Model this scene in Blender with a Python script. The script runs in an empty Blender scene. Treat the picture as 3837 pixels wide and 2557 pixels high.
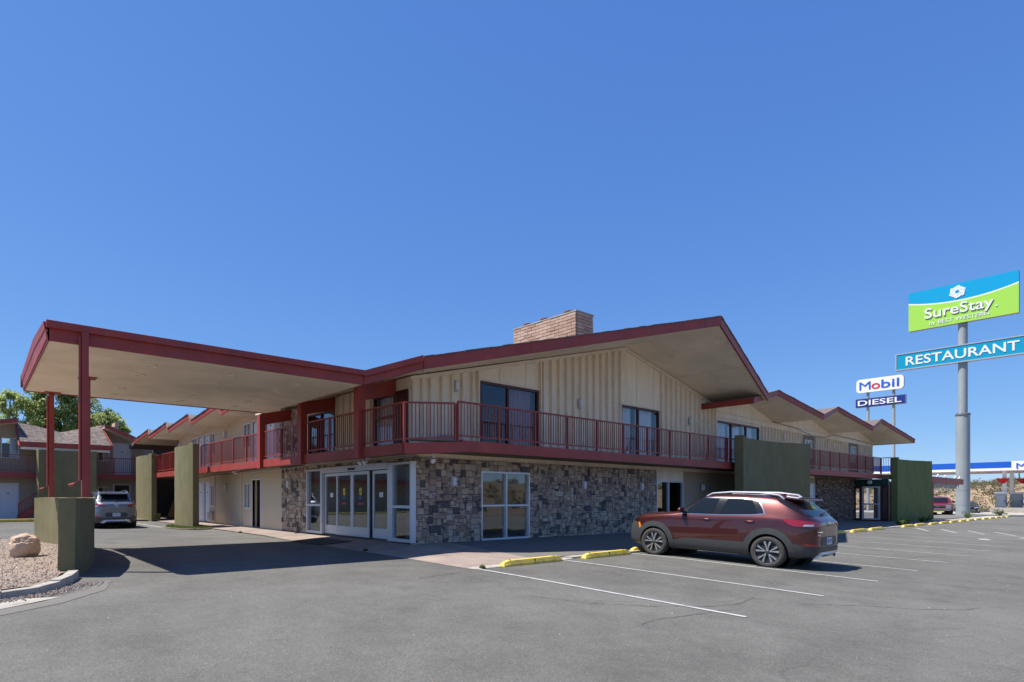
import bpy, bmesh, math, random
from mathutils import Vector, Matrix, noise
from mathutils.bvhtree import BVHTree
random.seed(7)
S = bpy.context.scene
R = math.radians
PI = math.pi

# ------------------------------------------------------------------ camera
# world: +X runs along the right-hand facade, +Y along the left-hand facade
AX = math.atan2(2775.0, 2156.0)
cam_d = bpy.data.cameras.new('camera')
cam = bpy.data.objects.new('camera', cam_d)
S.collection.objects.link(cam)
cam.location = (0, 0, 1.6)
cam.rotation_euler = (R(90), 0, math.atan2(math.sin(AX), math.cos(AX)) - R(90))
cam_d.sensor_width = 36
cam_d.lens = 36 * 2156 / 3837
cam_d.shift_x = (1918.5 - 1575) / 3837
cam_d.shift_y = (1864 - 1278.5) / 3837
cam_d.clip_end = 6000
S.camera = cam

# ------------------------------------------------------------------ light
SUN_EL, SUN_DIR2 = R(61), Vector((-.79, .613))
W = bpy.data.worlds.new('World'); S.world = W; W.use_nodes = True
nt = W.node_tree
bg = nt.nodes['Background']
sky = nt.nodes.new('ShaderNodeTexSky')
sky.sky_type = 'NISHITA'; sky.sun_disc = False
sky.sun_elevation = SUN_EL
# the sky's rotation is measured clockwise from +Y
sky.sun_rotation = math.atan2(SUN_DIR2.x, SUN_DIR2.y)
sky.altitude = 1900; sky.air_density = 1.0; sky.dust_density = 0.0; sky.ozone_density = 8
# clear high-desert sky: the same tone curve over the whole dome deepens the blue
_sep = nt.nodes.new('ShaderNodeSeparateColor'); _com = nt.nodes.new('ShaderNodeCombineColor')
nt.links.new(sky.outputs[0], _sep.inputs[0])
for _i, (_c, _g) in enumerate(((.60, .77), (.93, .62), (2.02, .36))):
    _p = nt.nodes.new('ShaderNodeMath'); _p.operation = 'POWER'; _p.inputs[1].default_value = _g
    _m = nt.nodes.new('ShaderNodeMath'); _m.operation = 'MULTIPLY'; _m.inputs[1].default_value = _c
    nt.links.new(_sep.outputs[_i], _p.inputs[0]); nt.links.new(_p.outputs[0], _m.inputs[0]); nt.links.new(_m.outputs[0], _com.inputs[_i])
nt.links.new(_com.outputs[0], bg.inputs[0])
bg.inputs[1].default_value = 0.15
sl = bpy.data.lights.new('sun', 'SUN'); so = bpy.data.objects.new('sun', sl); S.collection.objects.link(so)
sl.energy = 5.0; sl.angle = R(.5); sl.color = (1, .955, .86)
sd = Vector((SUN_DIR2.x * math.cos(SUN_EL), SUN_DIR2.y * math.cos(SUN_EL), math.sin(SUN_EL)))
so.rotation_euler = sd.to_track_quat('Z', 'Y').to_euler()
so.location = (-30, 30, 60)
S.view_settings.view_transform = 'Standard'
S.view_settings.look = 'None'
S.view_settings.exposure = 0.6
S.view_settings.gamma = 1
S.render.engine = 'CYCLES'
S.cycles.max_bounces = 8
S.cycles.diffuse_bounces = 5

# ------------------------------------------------------------------ materials
def srgb(r, g, b):
    f = lambda c: ((c / 255 + .055) / 1.055) ** 2.4 if c > 10 else c / 255 / 12.92
    return (f(r), f(g), f(b))

def new_mat(name):
    m = bpy.data.materials.new(name); m.use_nodes = True
    n = m.node_tree.nodes; return m, n, m.node_tree.links, n['Principled BSDF']

def mat(name, col, rough=.6, metal=0, var=.12, scale=6, bump=0, bscale=60, coat=0, spec=.5, stretch=None, dirt=None, dscale=1.2):
    """plain procedural surface: base colour broken up by noise, optional soiling and bump"""
    m, n, l, p = new_mat(name)
    tc = n.new('ShaderNodeTexCoord')
    mp = n.new('ShaderNodeMapping'); l.new(tc.outputs['Object'], mp.inputs[0])
    if stretch: mp.inputs['Scale'].default_value = stretch
    no = n.new('ShaderNodeTexNoise'); no.inputs['Scale'].default_value = scale; no.inputs['Detail'].default_value = 6
    l.new(mp.outputs[0], no.inputs[0])
    mx = n.new('ShaderNodeMix'); mx.data_type = 'RGBA'
    c = Vector(col)
    mx.inputs[6].default_value = (*(c * (1 - var)), 1); mx.inputs[7].default_value = (*(c * (1 + var)), 1)
    l.new(no.outputs[0], mx.inputs[0])
    out = mx.outputs[2]
    if dirt:
        n2 = n.new('ShaderNodeTexNoise'); n2.inputs['Scale'].default_value = dscale; n2.inputs['Detail'].default_value = 8; n2.inputs['Roughness'].default_value = .7
        l.new(mp.outputs[0], n2.inputs[0])
        cr = n.new('ShaderNodeValToRGB'); cr.color_ramp.elements[0].position = .5; cr.color_ramp.elements[1].position = .72
        l.new(n2.outputs[0], cr.inputs[0])
        mul = n.new('ShaderNodeMath'); mul.operation = 'MULTIPLY'; mul.inputs[1].default_value = dirt[3]
        l.new(cr.outputs[0], mul.inputs[0])
        m2 = n.new('ShaderNodeMix'); m2.data_type = 'RGBA'; m2.inputs[7].default_value = (*dirt[:3], 1)
        l.new(mul.outputs[0], m2.inputs[0]); l.new(out, m2.inputs[6]); out = m2.outputs[2]
    l.new(out, p.inputs['Base Color'])
    p.inputs['Roughness'].default_value = rough; p.inputs['Metallic'].default_value = metal
    p.inputs['Specular IOR Level'].default_value = spec
    if coat: p.inputs['Coat Weight'].default_value = coat; p.inputs['Coat Roughness'].default_value = .03
    if bump:
        n3 = n.new('ShaderNodeTexNoise'); n3.inputs['Scale'].default_value = bscale; n3.inputs['Detail'].default_value = 4
        l.new(mp.outputs[0], n3.inputs[0])
        b = n.new('ShaderNodeBump'); b.inputs['Strength'].default_value = bump; b.inputs['Distance'].default_value = .02
        l.new(n3.outputs[0], b.inputs['Height']); l.new(b.outputs[0], p.inputs['Normal'])
    return m

M = {}
RED = (.33, .045, .032)
M['red'] = mat('red_paint', RED, .55, var=.14, scale=2.5, bump=.12, bscale=40, dirt=(.24, .07, .07, .4))
M['red_rail'] = mat('red_rail_paint', (.27, .034, .024), .45, var=.12)
M['cream'] = mat('cream_wall_paint', (.89, .775, .61), .8, var=.05, scale=3, bump=.1, bscale=70, stretch=(1, 1, .35), dirt=(.40, .33, .26, .35), dscale=1.6)
M['batten'] = mat('cream_batten_paint', (.80, .70, .565), .8, var=.05, scale=4, dirt=(.36, .29, .22, .4), dscale=2)
M['soffit'] = mat('soffit_paint', (.90, .78, .62), .85, var=.06, scale=1.2, bump=.08, bscale=50, dirt=(.44, .36, .28, .4), dscale=.6)
M['siding'] = mat('tan_siding_paint', (.66, .53, .36), .75, var=.05, scale=5, bump=.1, bscale=60, stretch=(.3, .3, 1))
M['white_frame'] = mat('white_frame', (.74, .74, .74), .5, var=.03)
M['alu'] = mat('satin_aluminium', (.66, .68, .71), .4, .3, var=.06)
M['dark_frame'] = mat('maroon_window_frame', (.07, .014, .016), .45, var=.1)
M['white_door'] = mat('white_door_paint', (.74, .75, .78), .5, var=.02)
M['olive'] = mat('olive_stucco', (.185, .16, .075), .9, var=.12, scale=3, bump=.4, bscale=30, dirt=(.19, .175, .09, .6), dscale=2.4)
M['olive2'] = mat('moss_green_stucco', (.15, .175, .055), .9, var=.10, scale=3, bump=.35, bscale=30, dirt=(.19, .2, .08, .35), dscale=2.4)
M['black'] = mat('matte_black', (.012, .012, .014), .6, var=.1)
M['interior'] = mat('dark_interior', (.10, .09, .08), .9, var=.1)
M['lobbywall'] = mat('lobby_wall', (.36, .30, .24), .9, var=.05)
M['lobbyfloor'] = mat('lobby_floor', (.20, .18, .16), .35, var=.1)
M['mortar'] = mat('mortar', (.16, .14, .125), .95, var=.15, bump=.4)
M['yellow'] = mat('yellow_concrete_paint', (.80, .57, .09), .7, var=.1, scale=8, bump=.3, bscale=50, dirt=(.36, .27, .12, .8), dscale=5)
M['steel'] = mat('painted_grey_steel', (.33, .36, .37), .5, .1, var=.08, scale=1.5, dirt=(.20, .20, .19, .4), dscale=1)
M['white'] = mat('white_plastic', (.80, .80, .80), .45, var=.02)
M['lamp_white'] = mat('lamp_housing', (.70, .70, .72), .4, var=.03)
M['curtain'] = mat('white_curtain', (.80, .80, .80), .9, var=.1, scale=3, stretch=(6, 6, .4))
M['curtain2'] = mat('mauve_curtain', (.42, .24, .25), .9, var=.2, scale=3, stretch=(6, 6, .4))
M['wood'] = mat('worn_plywood', (.28, .17, .07), .7, var=.3, scale=4)
M['wire'] = mat('dark_cable', (.05, .045, .04), .7)
M['conduit'] = mat('grey_conduit', (.42, .38, .34), .6)
M['leafmat'] = None

def streaky(m, amt=.35, zs=.25, sc=2.2):
    n, l = m.node_tree.nodes, m.node_tree.links; p = n['Principled BSDF']; src = p.inputs['Base Color'].links[0].from_socket
    tc = n.new('ShaderNodeTexCoord'); mp = n.new('ShaderNodeMapping'); mp.inputs['Scale'].default_value = (1, 1, zs); l.new(tc.outputs['Object'], mp.inputs[0])
    no = n.new('ShaderNodeTexNoise'); no.inputs['Scale'].default_value = sc; no.inputs['Detail'].default_value = 7; no.inputs['Roughness'].default_value = .65; l.new(mp.outputs[0], no.inputs[0])
    r = n.new('ShaderNodeMapRange'); r.inputs[1].default_value = .3; r.inputs[2].default_value = .7; r.inputs[3].default_value = 1 - amt; r.inputs[4].default_value = 1 + amt * .7; l.new(no.outputs[0], r.inputs[0])
    v = n.new('ShaderNodeVectorMath'); v.operation = 'SCALE'; l.new(src, v.inputs[0]); l.new(r.outputs[0], v.inputs['Scale']); l.new(v.outputs[0], p.inputs['Base Color'])
streaky(M['olive'], .17, .5, 2.0); streaky(M['olive2'], .14, .5, 1.6); streaky(M['red'], .22, .5, 1.6); streaky(M['soffit'], .12, 1, .7); streaky(M['cream'], .07, .2, 3); streaky(M['steel'], .12, .15, 1.2)
def glass(name, tint=(.55, .6, .62), refl=1.0):
    m = bpy.data.materials.new(name); m.use_nodes = True
    n, l = m.node_tree.nodes, m.node_tree.links
    n.remove(n['Principled BSDF'])
    o = n['Material Output']
    tr = n.new('ShaderNodeBsdfTransparent'); tr.inputs[0].default_value = (*tint, 1)
    gl = n.new('ShaderNodeBsdfGlossy'); gl.inputs['Roughness'].default_value = .015; gl.inputs[0].default_value = (.9, .95, 1, 1)
    lw = n.new('ShaderNodeFresnel'); lw.inputs[0].default_value = 1.6
    no = n.new('ShaderNodeTexNoise'); no.inputs['Scale'].default_value = .8
    tc = n.new('ShaderNodeTexCoord'); l.new(tc.outputs['Object'], no.inputs[0])
    bp = n.new('ShaderNodeBump'); bp.inputs['Strength'].default_value = .04; bp.inputs['Distance'].default_value = .05
    l.new(no.outputs[0], bp.inputs['Height']); l.new(bp.outputs[0], gl.inputs['Normal'])
    mt = n.new('ShaderNodeMath'); mt.operation = 'MULTIPLY'; mt.inputs[1].default_value = refl; mt.use_clamp = True
    l.new(lw.outputs[0], mt.inputs[0])
    ge = n.new('ShaderNodeNewGeometry'); inv = n.new('ShaderNodeMath'); inv.operation = 'SUBTRACT'; inv.inputs[0].default_value = 1; l.new(ge.outputs['Backfacing'], inv.inputs[1])
    m0 = n.new('ShaderNodeMath'); m0.operation = 'MULTIPLY'; l.new(mt.outputs[0], m0.inputs[0]); l.new(inv.outputs[0], m0.inputs[1])
    mx = n.new('ShaderNodeMixShader'); l.new(m0.outputs[0], mx.inputs[0])
    l.new(tr.outputs[0], mx.inputs[1]); l.new(gl.outputs[0], mx.inputs[2]); l.new(mx.outputs[0], o.inputs[0])
    return m
M['glass'] = glass('window_glass', (.86, .88, .9), 1.2)
M['glass_lobby'] = glass('lobby_glass', (.86, .88, .88), 2.2)
M['glass_dark'] = glass('tinted_glass', (.45, .5, .52), 2.0)

def asphalt():
    m, n, l, p = new_mat('worn_asphalt')
    tc = n.new('ShaderNodeTexCoord')
    def noi(sc, det=5, ro=.6):
        k = n.new('ShaderNodeTexNoise'); k.inputs['Scale'].default_value = sc; k.inputs['Detail'].default_value = det; k.inputs['Roughness'].default_value = ro
        l.new(tc.outputs['Object'], k.inputs[0]); return k
    big, mid, fine = noi(.15, 8, .7), noi(1.3, 8, .72), noi(55, 3, .8)
    cr = n.new('ShaderNodeValToRGB')
    cr.color_ramp.elements[0].position = .3; cr.color_ramp.elements[0].color = (.104, .099, .090, 1)
    cr.color_ramp.elements[1].position = .72; cr.color_ramp.elements[1].color = (.186, .178, .163, 1)
    ad = n.new('ShaderNodeMath'); ad.operation = 'ADD'; l.new(big.outputs[0], ad.inputs[0])
    m2 = n.new('ShaderNodeMath'); m2.operation = 'MULTIPLY_ADD'; m2.inputs[1].default_value = .55; m2.inputs[2].default_value = -.27
    l.new(mid.outputs[0], m2.inputs[0]); l.new(m2.outputs[0], ad.inputs[1]); l.new(ad.outputs[0], cr.inputs[0])
    # aggregate: light stones and dark pits
    vo = n.new('ShaderNodeTexVoronoi'); vo.inputs['Scale'].default_value = 95; l.new(tc.outputs['Object'], vo.inputs['Vector'])
    sep = n.new('ShaderNodeSeparateColor'); l.new(vo.outputs['Color'], sep.inputs[0])
    gr = n.new('ShaderNodeValToRGB'); gr.color_ramp.interpolation = 'LINEAR'
    gr.color_ramp.elements[0].position = 0; gr.color_ramp.elements[0].color = (.74, .74, .74, 1)
    gr.color_ramp.elements[1].position = .9; gr.color_ramp.elements[1].color = (1.12, 1.12, 1.12, 1)
    e = gr.color_ramp.elements.new(1); e.color = (1.55, 1.55, 1.5, 1)
    l.new(sep.outputs[0], gr.inputs[0])
    mu = n.new('ShaderNodeMix'); mu.data_type = 'RGBA'; mu.blend_type = 'MULTIPLY'; mu.inputs[0].default_value = .9
    l.new(cr.outputs[0], mu.inputs[6]); l.new(gr.outputs[0], mu.inputs[7])
    # meandering cracks
    dn = noi(.28, 2, .45)
    mxv = n.new('ShaderNodeMix'); mxv.data_type = 'VECTOR'; mxv.inputs[0].default_value = .45
    l.new(tc.outputs['Object'], mxv.inputs[4]); 
    sc = n.new('ShaderNodeVectorMath'); sc.operation = 'SCALE'; sc.inputs['Scale'].default_value = 7
    l.new(dn.outputs['Color'], sc.inputs[0]); l.new(sc.outputs[0], mxv.inputs[5])
    vc = n.new('ShaderNodeTexVoronoi'); vc.feature = 'DISTANCE_TO_EDGE'; vc.inputs['Scale'].default_value = .2
    l.new(mxv.outputs[1], vc.inputs['Vector'])
    lt = n.new('ShaderNodeMath'); lt.operation = 'LESS_THAN'; lt.inputs[1].default_value = .0017
    l.new(vc.outputs[0], lt.inputs[0])
    # sealed-crack mask so that only stretches of them show
    gt = n.new('ShaderNodeMath'); gt.operation = 'GREATER_THAN'; gt.inputs[1].default_value = .47
    l.new(noi(.23, 3).outputs[0], gt.inputs[0])
    mc = n.new('ShaderNodeMath'); mc.operation = 'MULTIPLY'; l.new(lt.outputs[0], mc.inputs[0]); l.new(gt.outputs[0], mc.inputs[1])
    mcs = n.new('ShaderNodeMath'); mcs.operation = 'MULTIPLY'; mcs.inputs[1].default_value = .2; l.new(mc.outputs[0], mcs.inputs[0])
    m3 = n.new('ShaderNodeMix'); m3.data_type = 'RGBA'; m3.inputs[7].default_value = (.05, .048, .045, 1)
    l.new(mcs.outputs[0], m3.inputs[0]); l.new(mu.outputs[2], m3.inputs[6])
    # oil and tyre stains
    st = noi(.75, 5, .55); cs = n.new('ShaderNodeValToRGB'); cs.color_ramp.elements[0].position = .62; cs.color_ramp.elements[1].position = .74
    l.new(st.outputs[0], cs.inputs[0]); ms = n.new('ShaderNodeMath'); ms.operation = 'MULTIPLY'; ms.inputs[1].default_value = .6; l.new(cs.outputs[0], ms.inputs[0])
    m4 = n.new('ShaderNodeMix'); m4.data_type = 'RGBA'; m4.inputs[7].default_value = (.085, .082, .08, 1)
    l.new(ms.outputs[0], m4.inputs[0]); l.new(m3.outputs[2], m4.inputs[6])
    l.new(m4.outputs[2], p.inputs['Base Color'])
    p.inputs['Roughness'].default_value = .92; p.inputs['Specular IOR Level'].default_value = .25
    b = n.new('ShaderNodeBump'); b.inputs['Strength'].default_value = .55; b.inputs['Distance'].default_value = .012
    l.new(vo.outputs['Distance'], b.inputs['Height'])
    b2 = n.new('ShaderNodeBump'); b2.inputs['Strength'].default_value = .5; b2.inputs['Distance'].default_value = .12
    l.new(mid.outputs[0], b2.inputs['Height']); l.new(b2.outputs[0], b.inputs['Normal'])
    l.new(b.outputs[0], p.inputs['Normal'])
    return m
M['asphalt'] = asphalt()
M['walk'] = mat('pink_concrete', (.30, .235, .20), .9, var=.16, scale=2, bump=.3, bscale=60, dirt=(.17, .135, .12, .7), dscale=1.3)
M['walk_dark'] = mat('grey_walkway_asphalt', (.15, .14, .125), .9, var=.12, scale=3, bump=.3, bscale=90)
M['kerb'] = mat('pale_concrete', (.40, .365, .32), .9, var=.14, scale=4, bump=.5, bscale=50, dirt=(.20, .175, .15, .8), dscale=3)
streaky(M['kerb'], .2, 1, 5); streaky(M['walk'], .2, 1, 1.2)
M['line'] = mat('road_paint_white', (.44, .44, .43), .85, var=.18, scale=14, dirt=(.17, .165, .155, .95), dscale=7)
M['line_old'] = mat('faded_road_paint', (.38, .38, .38), .85, var=.2, scale=14, dirt=(.17, .17, .17, .9), dscale=5)
M['gravel'] = mat('tan_gravel', (.27, .205, .165), .95, var=.45, scale=30, bump=1, bscale=45)
M['dirt'] = mat('desert_dirt', (.31, .215, .14), .95, var=.25, scale=.5, bump=.3, bscale=2, dirt=(.19, .17, .10, .8), dscale=.3)

def tinted(name, stops, rough=.85, blotch=.5, bump=.5, bscale=35, attr='tint', bl_col=(.04, .042, .055), bl_scale=3.2):
    m, n, l, p = new_mat(name)
    at = n.new('ShaderNodeAttribute'); at.attribute_name = attr
    cr = n.new('ShaderNodeValToRGB'); cr.color_ramp.interpolation = 'LINEAR'
    els = cr.color_ramp.elements
    els[0].position, els[0].color = stops[0][0], (*stops[0][1], 1)
    els[1].position, els[1].color = stops[-1][0], (*stops[-1][1], 1)
    for ps, c in stops[1:-1]:
        e = els.new(ps); e.color = (*c, 1)
    l.new(at.outputs['Fac'], cr.inputs[0])
    tc = n.new('ShaderNodeTexCoord')
    no = n.new('ShaderNodeTexNoise'); no.inputs['Scale'].default_value = bl_scale; no.inputs['Detail'].default_value = 5; l.new(tc.outputs['Object'], no.inputs[0])
    c2 = n.new('ShaderNodeValToRGB'); c2.color_ramp.elements[0].position = .55; c2.color_ramp.elements[1].position = .68
    l.new(no.outputs[0], c2.inputs[0])
    mm = n.new('ShaderNodeMath'); mm.operation = 'MULTIPLY'; mm.inputs[1].default_value = blotch; l.new(c2.outputs[0], mm.inputs[0])
    mx = n.new('ShaderNodeMix'); mx.data_type = 'RGBA'; mx.inputs[7].default_value = (*bl_col, 1)
    l.new(mm.outputs[0], mx.inputs[0]); l.new(cr.outputs[0], mx.inputs[6])
    n2 = n.new('ShaderNodeTexNoise'); n2.inputs['Scale'].default_value = bscale; n2.inputs['Detail'].default_value = 6; l.new(tc.outputs['Object'], n2.inputs[0])
    sc = n.new('ShaderNodeMapRange'); sc.inputs[3].default_value = .72; sc.inputs[4].default_value = 1.28; l.new(n2.outputs[0], sc.inputs[0])
    mu = n.new('ShaderNodeVectorMath'); mu.operation = 'SCALE'; l.new(mx.outputs[2], mu.inputs[0]); l.new(sc.outputs[0], mu.inputs['Scale'])
    l.new(mu.outputs[0], p.inputs['Base Color']); p.inputs['Roughness'].default_value = rough
    b = n.new('ShaderNodeBump'); b.inputs['Strength'].default_value = bump; b.inputs['Distance'].default_value = .015
    l.new(n2.outputs[0], b.inputs['Height']); l.new(b.outputs[0], p.inputs['Normal'])
    return m
M['stone'] = tinted('cut_stone', [(0, (.10, .088, .095)), (.08, (.12, .105, .11)), (.14, (.30, .215, .16)), (.4, (.46, .345, .25)), (.6, (.53, .42, .31)), (.78, (.39, .26, .19)), (.88, (.36, .29, .25)), (1, (.60, .49, .38))], blotch=.85, bl_col=(.06, .055, .07), bl_scale=4.5)
M['ledge'] = tinted('ledge_stone', [(0, (.07, .05, .04)), (.5, (.17, .12, .09)), (1, (.36, .27, .2))], blotch=.2)
M['brick'] = tinted('slump_brick', [(0, (.36, .225, .165)), (.5, (.45, .30, .225)), (1, (.52, .37, .29))], blotch=.12, bl_col=(.3, .2, .15))
M['shingle'] = tinted('asphalt_shingle', [(0, (.10, .075, .066)), (.5, (.15, .115, .10)), (1, (.20, .155, .135))], blotch=.25, bl_col=(.09, .07, .06), bscale=60)

# ------------------------------------------------------------------ mesh builder
class MB:
    def __init__(s): s.v = []; s.f = []; s.t = []
    def add(s, vs, fs, tint=None):
        o = len(s.v); s.v += [tuple(v) for v in vs]; s.f += [tuple(i + o for i in f) for f in fs]
        s.t += [tint if tint is not None else .5] * len(vs)
    def box(s, a, b, tint=None):
        x0, x1 = sorted((a[0], b[0])); y0, y1 = sorted((a[1], b[1])); z0, z1 = sorted((a[2], b[2]))
        s.add([(x0,y0,z0),(x1,y0,z0),(x1,y1,z0),(x0,y1,z0),(x0,y0,z1),(x1,y0,z1),(x1,y1,z1),(x0,y1,z1)],
              [(0,3,2,1),(4,5,6,7),(0,1,5,4),(1,2,6,5),(2,3,7,6),(3,0,4,7)], tint)
    def prism(s, poly, vec, tint=None):
        """polygon (list of 3D points) extruded by vec"""
        n = len(poly); p = [Vector(q) for q in poly]; v = Vector(vec)
        s.add(p + [q + v for q in p], [tuple(range(n - 1, -1, -1)), tuple(range(n, 2 * n))] + [(i, (i + 1) % n, n + (i + 1) % n, n + i) for i in range(n)], tint)
    def beam(s, a, b, w, h, tint=None, up=(0, 0, 1)):
        """box beam from a to b; a and b on the centre line"""
        a, b = Vector(a), Vector(b); d = (b - a).normalized(); u = Vector(up)
        if abs(d.dot(u)) > .98: u = Vector((0, 1, 0))
        sx = d.cross(u).normalized(); uz = sx.cross(d).normalized()
        q = [sx * (w / 2 * i) + uz * (h / 2 * j) for i, j in ((-1, -1), (1, -1), (1, 1), (-1, 1))]
        s.add([a + k for k in q] + [b + k for k in q], [(3,2,1,0),(4,5,6,7),(0,1,5,4),(1,2,6,5),(2,3,7,6),(3,0,4,7)], tint)
    def tube(s, pts, r, seg=8, r2=None, cap=True):
        pts = [Vector(p) for p in pts]; n = len(pts); o = len(s.v); rings = []
        for i, p in enumerate(pts):
            d = (pts[min(i + 1, n - 1)] - pts[max(i - 1, 0)]).normalized()
            u = Vector((0, 0, 1)) if abs(d.z) < .95 else Vector((1, 0, 0))
            a = d.cross(u).normalized(); b = d.cross(a).normalized()
            rr = r if r2 is None else r + (r2 - r) * i / (n - 1)
            rings.append([p + (a * math.cos(t) + b * math.sin(t)) * rr for t in [2 * PI * k / seg for k in range(seg)]])
        vs = [v for rg in rings for v in rg]
        fs = [(i * seg + k, i * seg + (k + 1) % seg, (i + 1) * seg + (k + 1) % seg, (i + 1) * seg + k) for i in range(n - 1) for k in range(seg)]
        if cap: fs += [tuple(range(seg - 1, -1, -1)), tuple((n - 1) * seg + k for k in range(seg))]
        s.add(vs, fs)
    def lathe(s, prof, c=(0, 0, 0), axis='z', seg=24):
        """profile of (r, h) pairs turned about an axis"""
        c = Vector(c); vs = []
        for r, h in prof:
            for k in range(seg):
                t = 2 * PI * k / seg; x, y = r * math.cos(t), r * math.sin(t)
                vs.append(c + (Vector((x, y, h)) if axis == 'z' else Vector((h, x, y)) if axis == 'x' else Vector((y, h, x))))
        n = len(prof)
        s.add(vs, [(i * seg + k, i * seg + (k + 1) % seg, (i + 1) * seg + (k + 1) % seg, (i + 1) * seg + k) for i in range(n - 1) for k in range(seg)])
    def mesh(s, name):
        m = bpy.data.meshes.new(name); m.from_pydata(s.v, [], s.f)
        a = m.attributes.new('tint', 'FLOAT', 'POINT'); a.data.foreach_set('value', s.t)
        m.update(); return m

C = S.collection
def link(o): C.objects.link(o); return o
def thing(name, label, cat, loc=(0, 0, 0), group=None, world=True, rotz=0):
    """Empty at a thing's base; world=True: its parts are given in world coordinates"""
    o = bpy.data.objects.new(name, None); link(o); o.location = loc; o.rotation_euler = (0, 0, rotz)
    o['label'] = label; o['category'] = cat; o.empty_display_size = .2
    if group: o['group'] = group
    o['_w'] = 1 if world else 0
    return o
def tag(o, label, cat, group=None):
    o['label'] = label; o['category'] = cat
    if group: o['group'] = group
    return o
def kid(o, parent):
    if parent is None: return o
    o.parent = parent
    if parent.type == 'EMPTY' and parent.get('_w'):
        o.matrix_parent_inverse = Matrix.Translation(-Vector(parent.location))
    return o
def fix_normals(m):
    bm = bmesh.new(); bm.from_mesh(m); bmesh.ops.recalc_face_normals(bm, faces=bm.faces); bm.to_mesh(m); bm.free()
def obj(name, mb, m, parent=None, kind=None, smooth=False, label=None, bevel=0, recalc=True, loc=None):
    me = mb.mesh(name) if isinstance(mb, MB) else mb
    if recalc: fix_normals(me)
    me.materials.clear()
    for k in (m if isinstance(m, (list, tuple)) else [m]): me.materials.append(M[k] if isinstance(k, str) else k)
    o = bpy.data.objects.new(name, me); link(o)
    if loc is not None: o.location = loc
    if smooth:
        me.shade_smooth(); me.set_sharp_from_angle(angle=R(38))
    if bevel:
        b = o.modifiers.new('bevel', 'BEVEL'); b.width = bevel; b.segments = 2; b.limit_method = 'ANGLE'
    kid(o, parent)
    if kind: o['kind'] = kind
    if label: o['label'] = label
    return o
def inst(name, me, parent, loc, rot=None, scale=None):
    o = bpy.data.objects.new(name, me); link(o); o.location = loc
    if rot: o.rotation_euler = rot
    if scale: o.scale = scale
    return kid(o, parent)
def struct(name, mb, m, **k): return obj(name, mb, m, kind='structure', **k)
def lerp(a, b, t): return a + (b - a) * t
def interp(tab, x):
    if x <= tab[0][0]: return tab[0][1]
    for (a, p), (b, q) in zip(tab, tab[1:]):
        if x <= b: return p + (q - p) * (x - a) / (b - a)
    return tab[-1][1]

# ------------------------------------------------------------------ ground
def zg(x, y):
    y = max(y, -60)
    s = .0282 * y if y < 7 else .1974 + .0437 * (1 - math.exp(-(y - 7) / 1.55))
    return s - .0051 * min(max(x, -12), 110)
def sheet(name, xs, ys, m, zf, kind='structure', keep=None, **k):
    b = MB(); idx = {}
    vs = []; fs = []
    for j, y in enumerate(ys):
        for i, x in enumerate(xs): idx[i, j] = len(vs); vs.append((x, y, zf(x, y)))
    for j in range(len(ys) - 1):
        for i in range(len(xs) - 1):
            if keep and not keep((xs[i] + xs[i + 1]) / 2, (ys[j] + ys[j + 1]) / 2): continue
            fs.append((idx[i, j], idx[i + 1, j], idx[i + 1, j + 1], idx[i, j + 1]))
    b.add(vs, fs); return obj(name, b, m, kind=kind, recalc=False, **k)
def rng(a, b, st):
    n = max(1, round((b - a) / st)); return [a + (b - a) * i / n for i in range(n + 1)]
def sheet_poly(name, poly, m, dz=.004, zf=zg, res=.5, thick=0, parent=None, kind='structure', **k):
    """flat polygon (x, y) cut into a grid and laid on the ground"""
    bm = bmesh.new(); f = bm.faces.new([bm.verts.new((x, y, 0)) for x, y in poly])
    xs = [p[0] for p in poly]; ys = [p[1] for p in poly]
    for ax, lo, hi in ((0, min(xs), max(xs)), (1, min(ys), max(ys))):
        c = lo + res
        while c < hi - 1e-4:
            no = (1, 0, 0) if ax == 0 else (0, 1, 0); co = (c, 0, 0) if ax == 0 else (0, c, 0)
            bmesh.ops.bisect_plane(bm, geom=bm.verts[:] + bm.edges[:] + bm.faces[:], plane_co=co, plane_no=no); c += res
    bmesh.ops.recalc_face_normals(bm, faces=bm.faces)
    if bm.faces and sum(f.normal.z for f in bm.faces) < 0: bmesh.ops.reverse_faces(bm, faces=bm.faces)
    if thick:
        g = bmesh.ops.extrude_face_region(bm, geom=bm.faces[:])
        for v in g['geom']:
            if isinstance(v, bmesh.types.BMVert): v.co.z += thick
        bmesh.ops.recalc_face_normals(bm, faces=bm.faces)
    for v in bm.verts: v.co.z += zf(v.co.x, v.co.y) + dz
    me = bpy.data.meshes.new(name); bm.to_mesh(me); bm.free()
    return obj(name, me, m, parent=parent, kind=kind, recalc=False, **k)

xs = [-2500, -900, -300, -120, -60, -30] + rng(-12, 12, 2) + rng(16, 110, 6)[0:] + [140, 200, 400, 900, 2500]
ys = [-2500, -900, -300, -120] + rng(-60, -10, 10) + rng(-5, 14, 1) + rng(18, 60, 6) + [90, 140, 300, 900, 2500]
sheet('ground', xs, ys, 'dirt', lambda x, y: zg(x, y) - .03)
axs = rng(-40, -12, 7)[:-1] + rng(-12, 30, 1.5)[:-1] + rng(30, 112, 4)
ays = rng(-30, -6, 6)[:-1] + rng(-6, 14, .5)[:-1] + rng(14, 60, 3)
sheet('asphalt_lot', axs, ays, 'asphalt', zg)
# road beyond the lot, behind the camera, which the lobby glass mirrors
sheet_poly('road', [(-60, -46), (110, -46), (110, -34), (-60, -34)], 'walk_dark', dz=.0, res=12)
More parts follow.
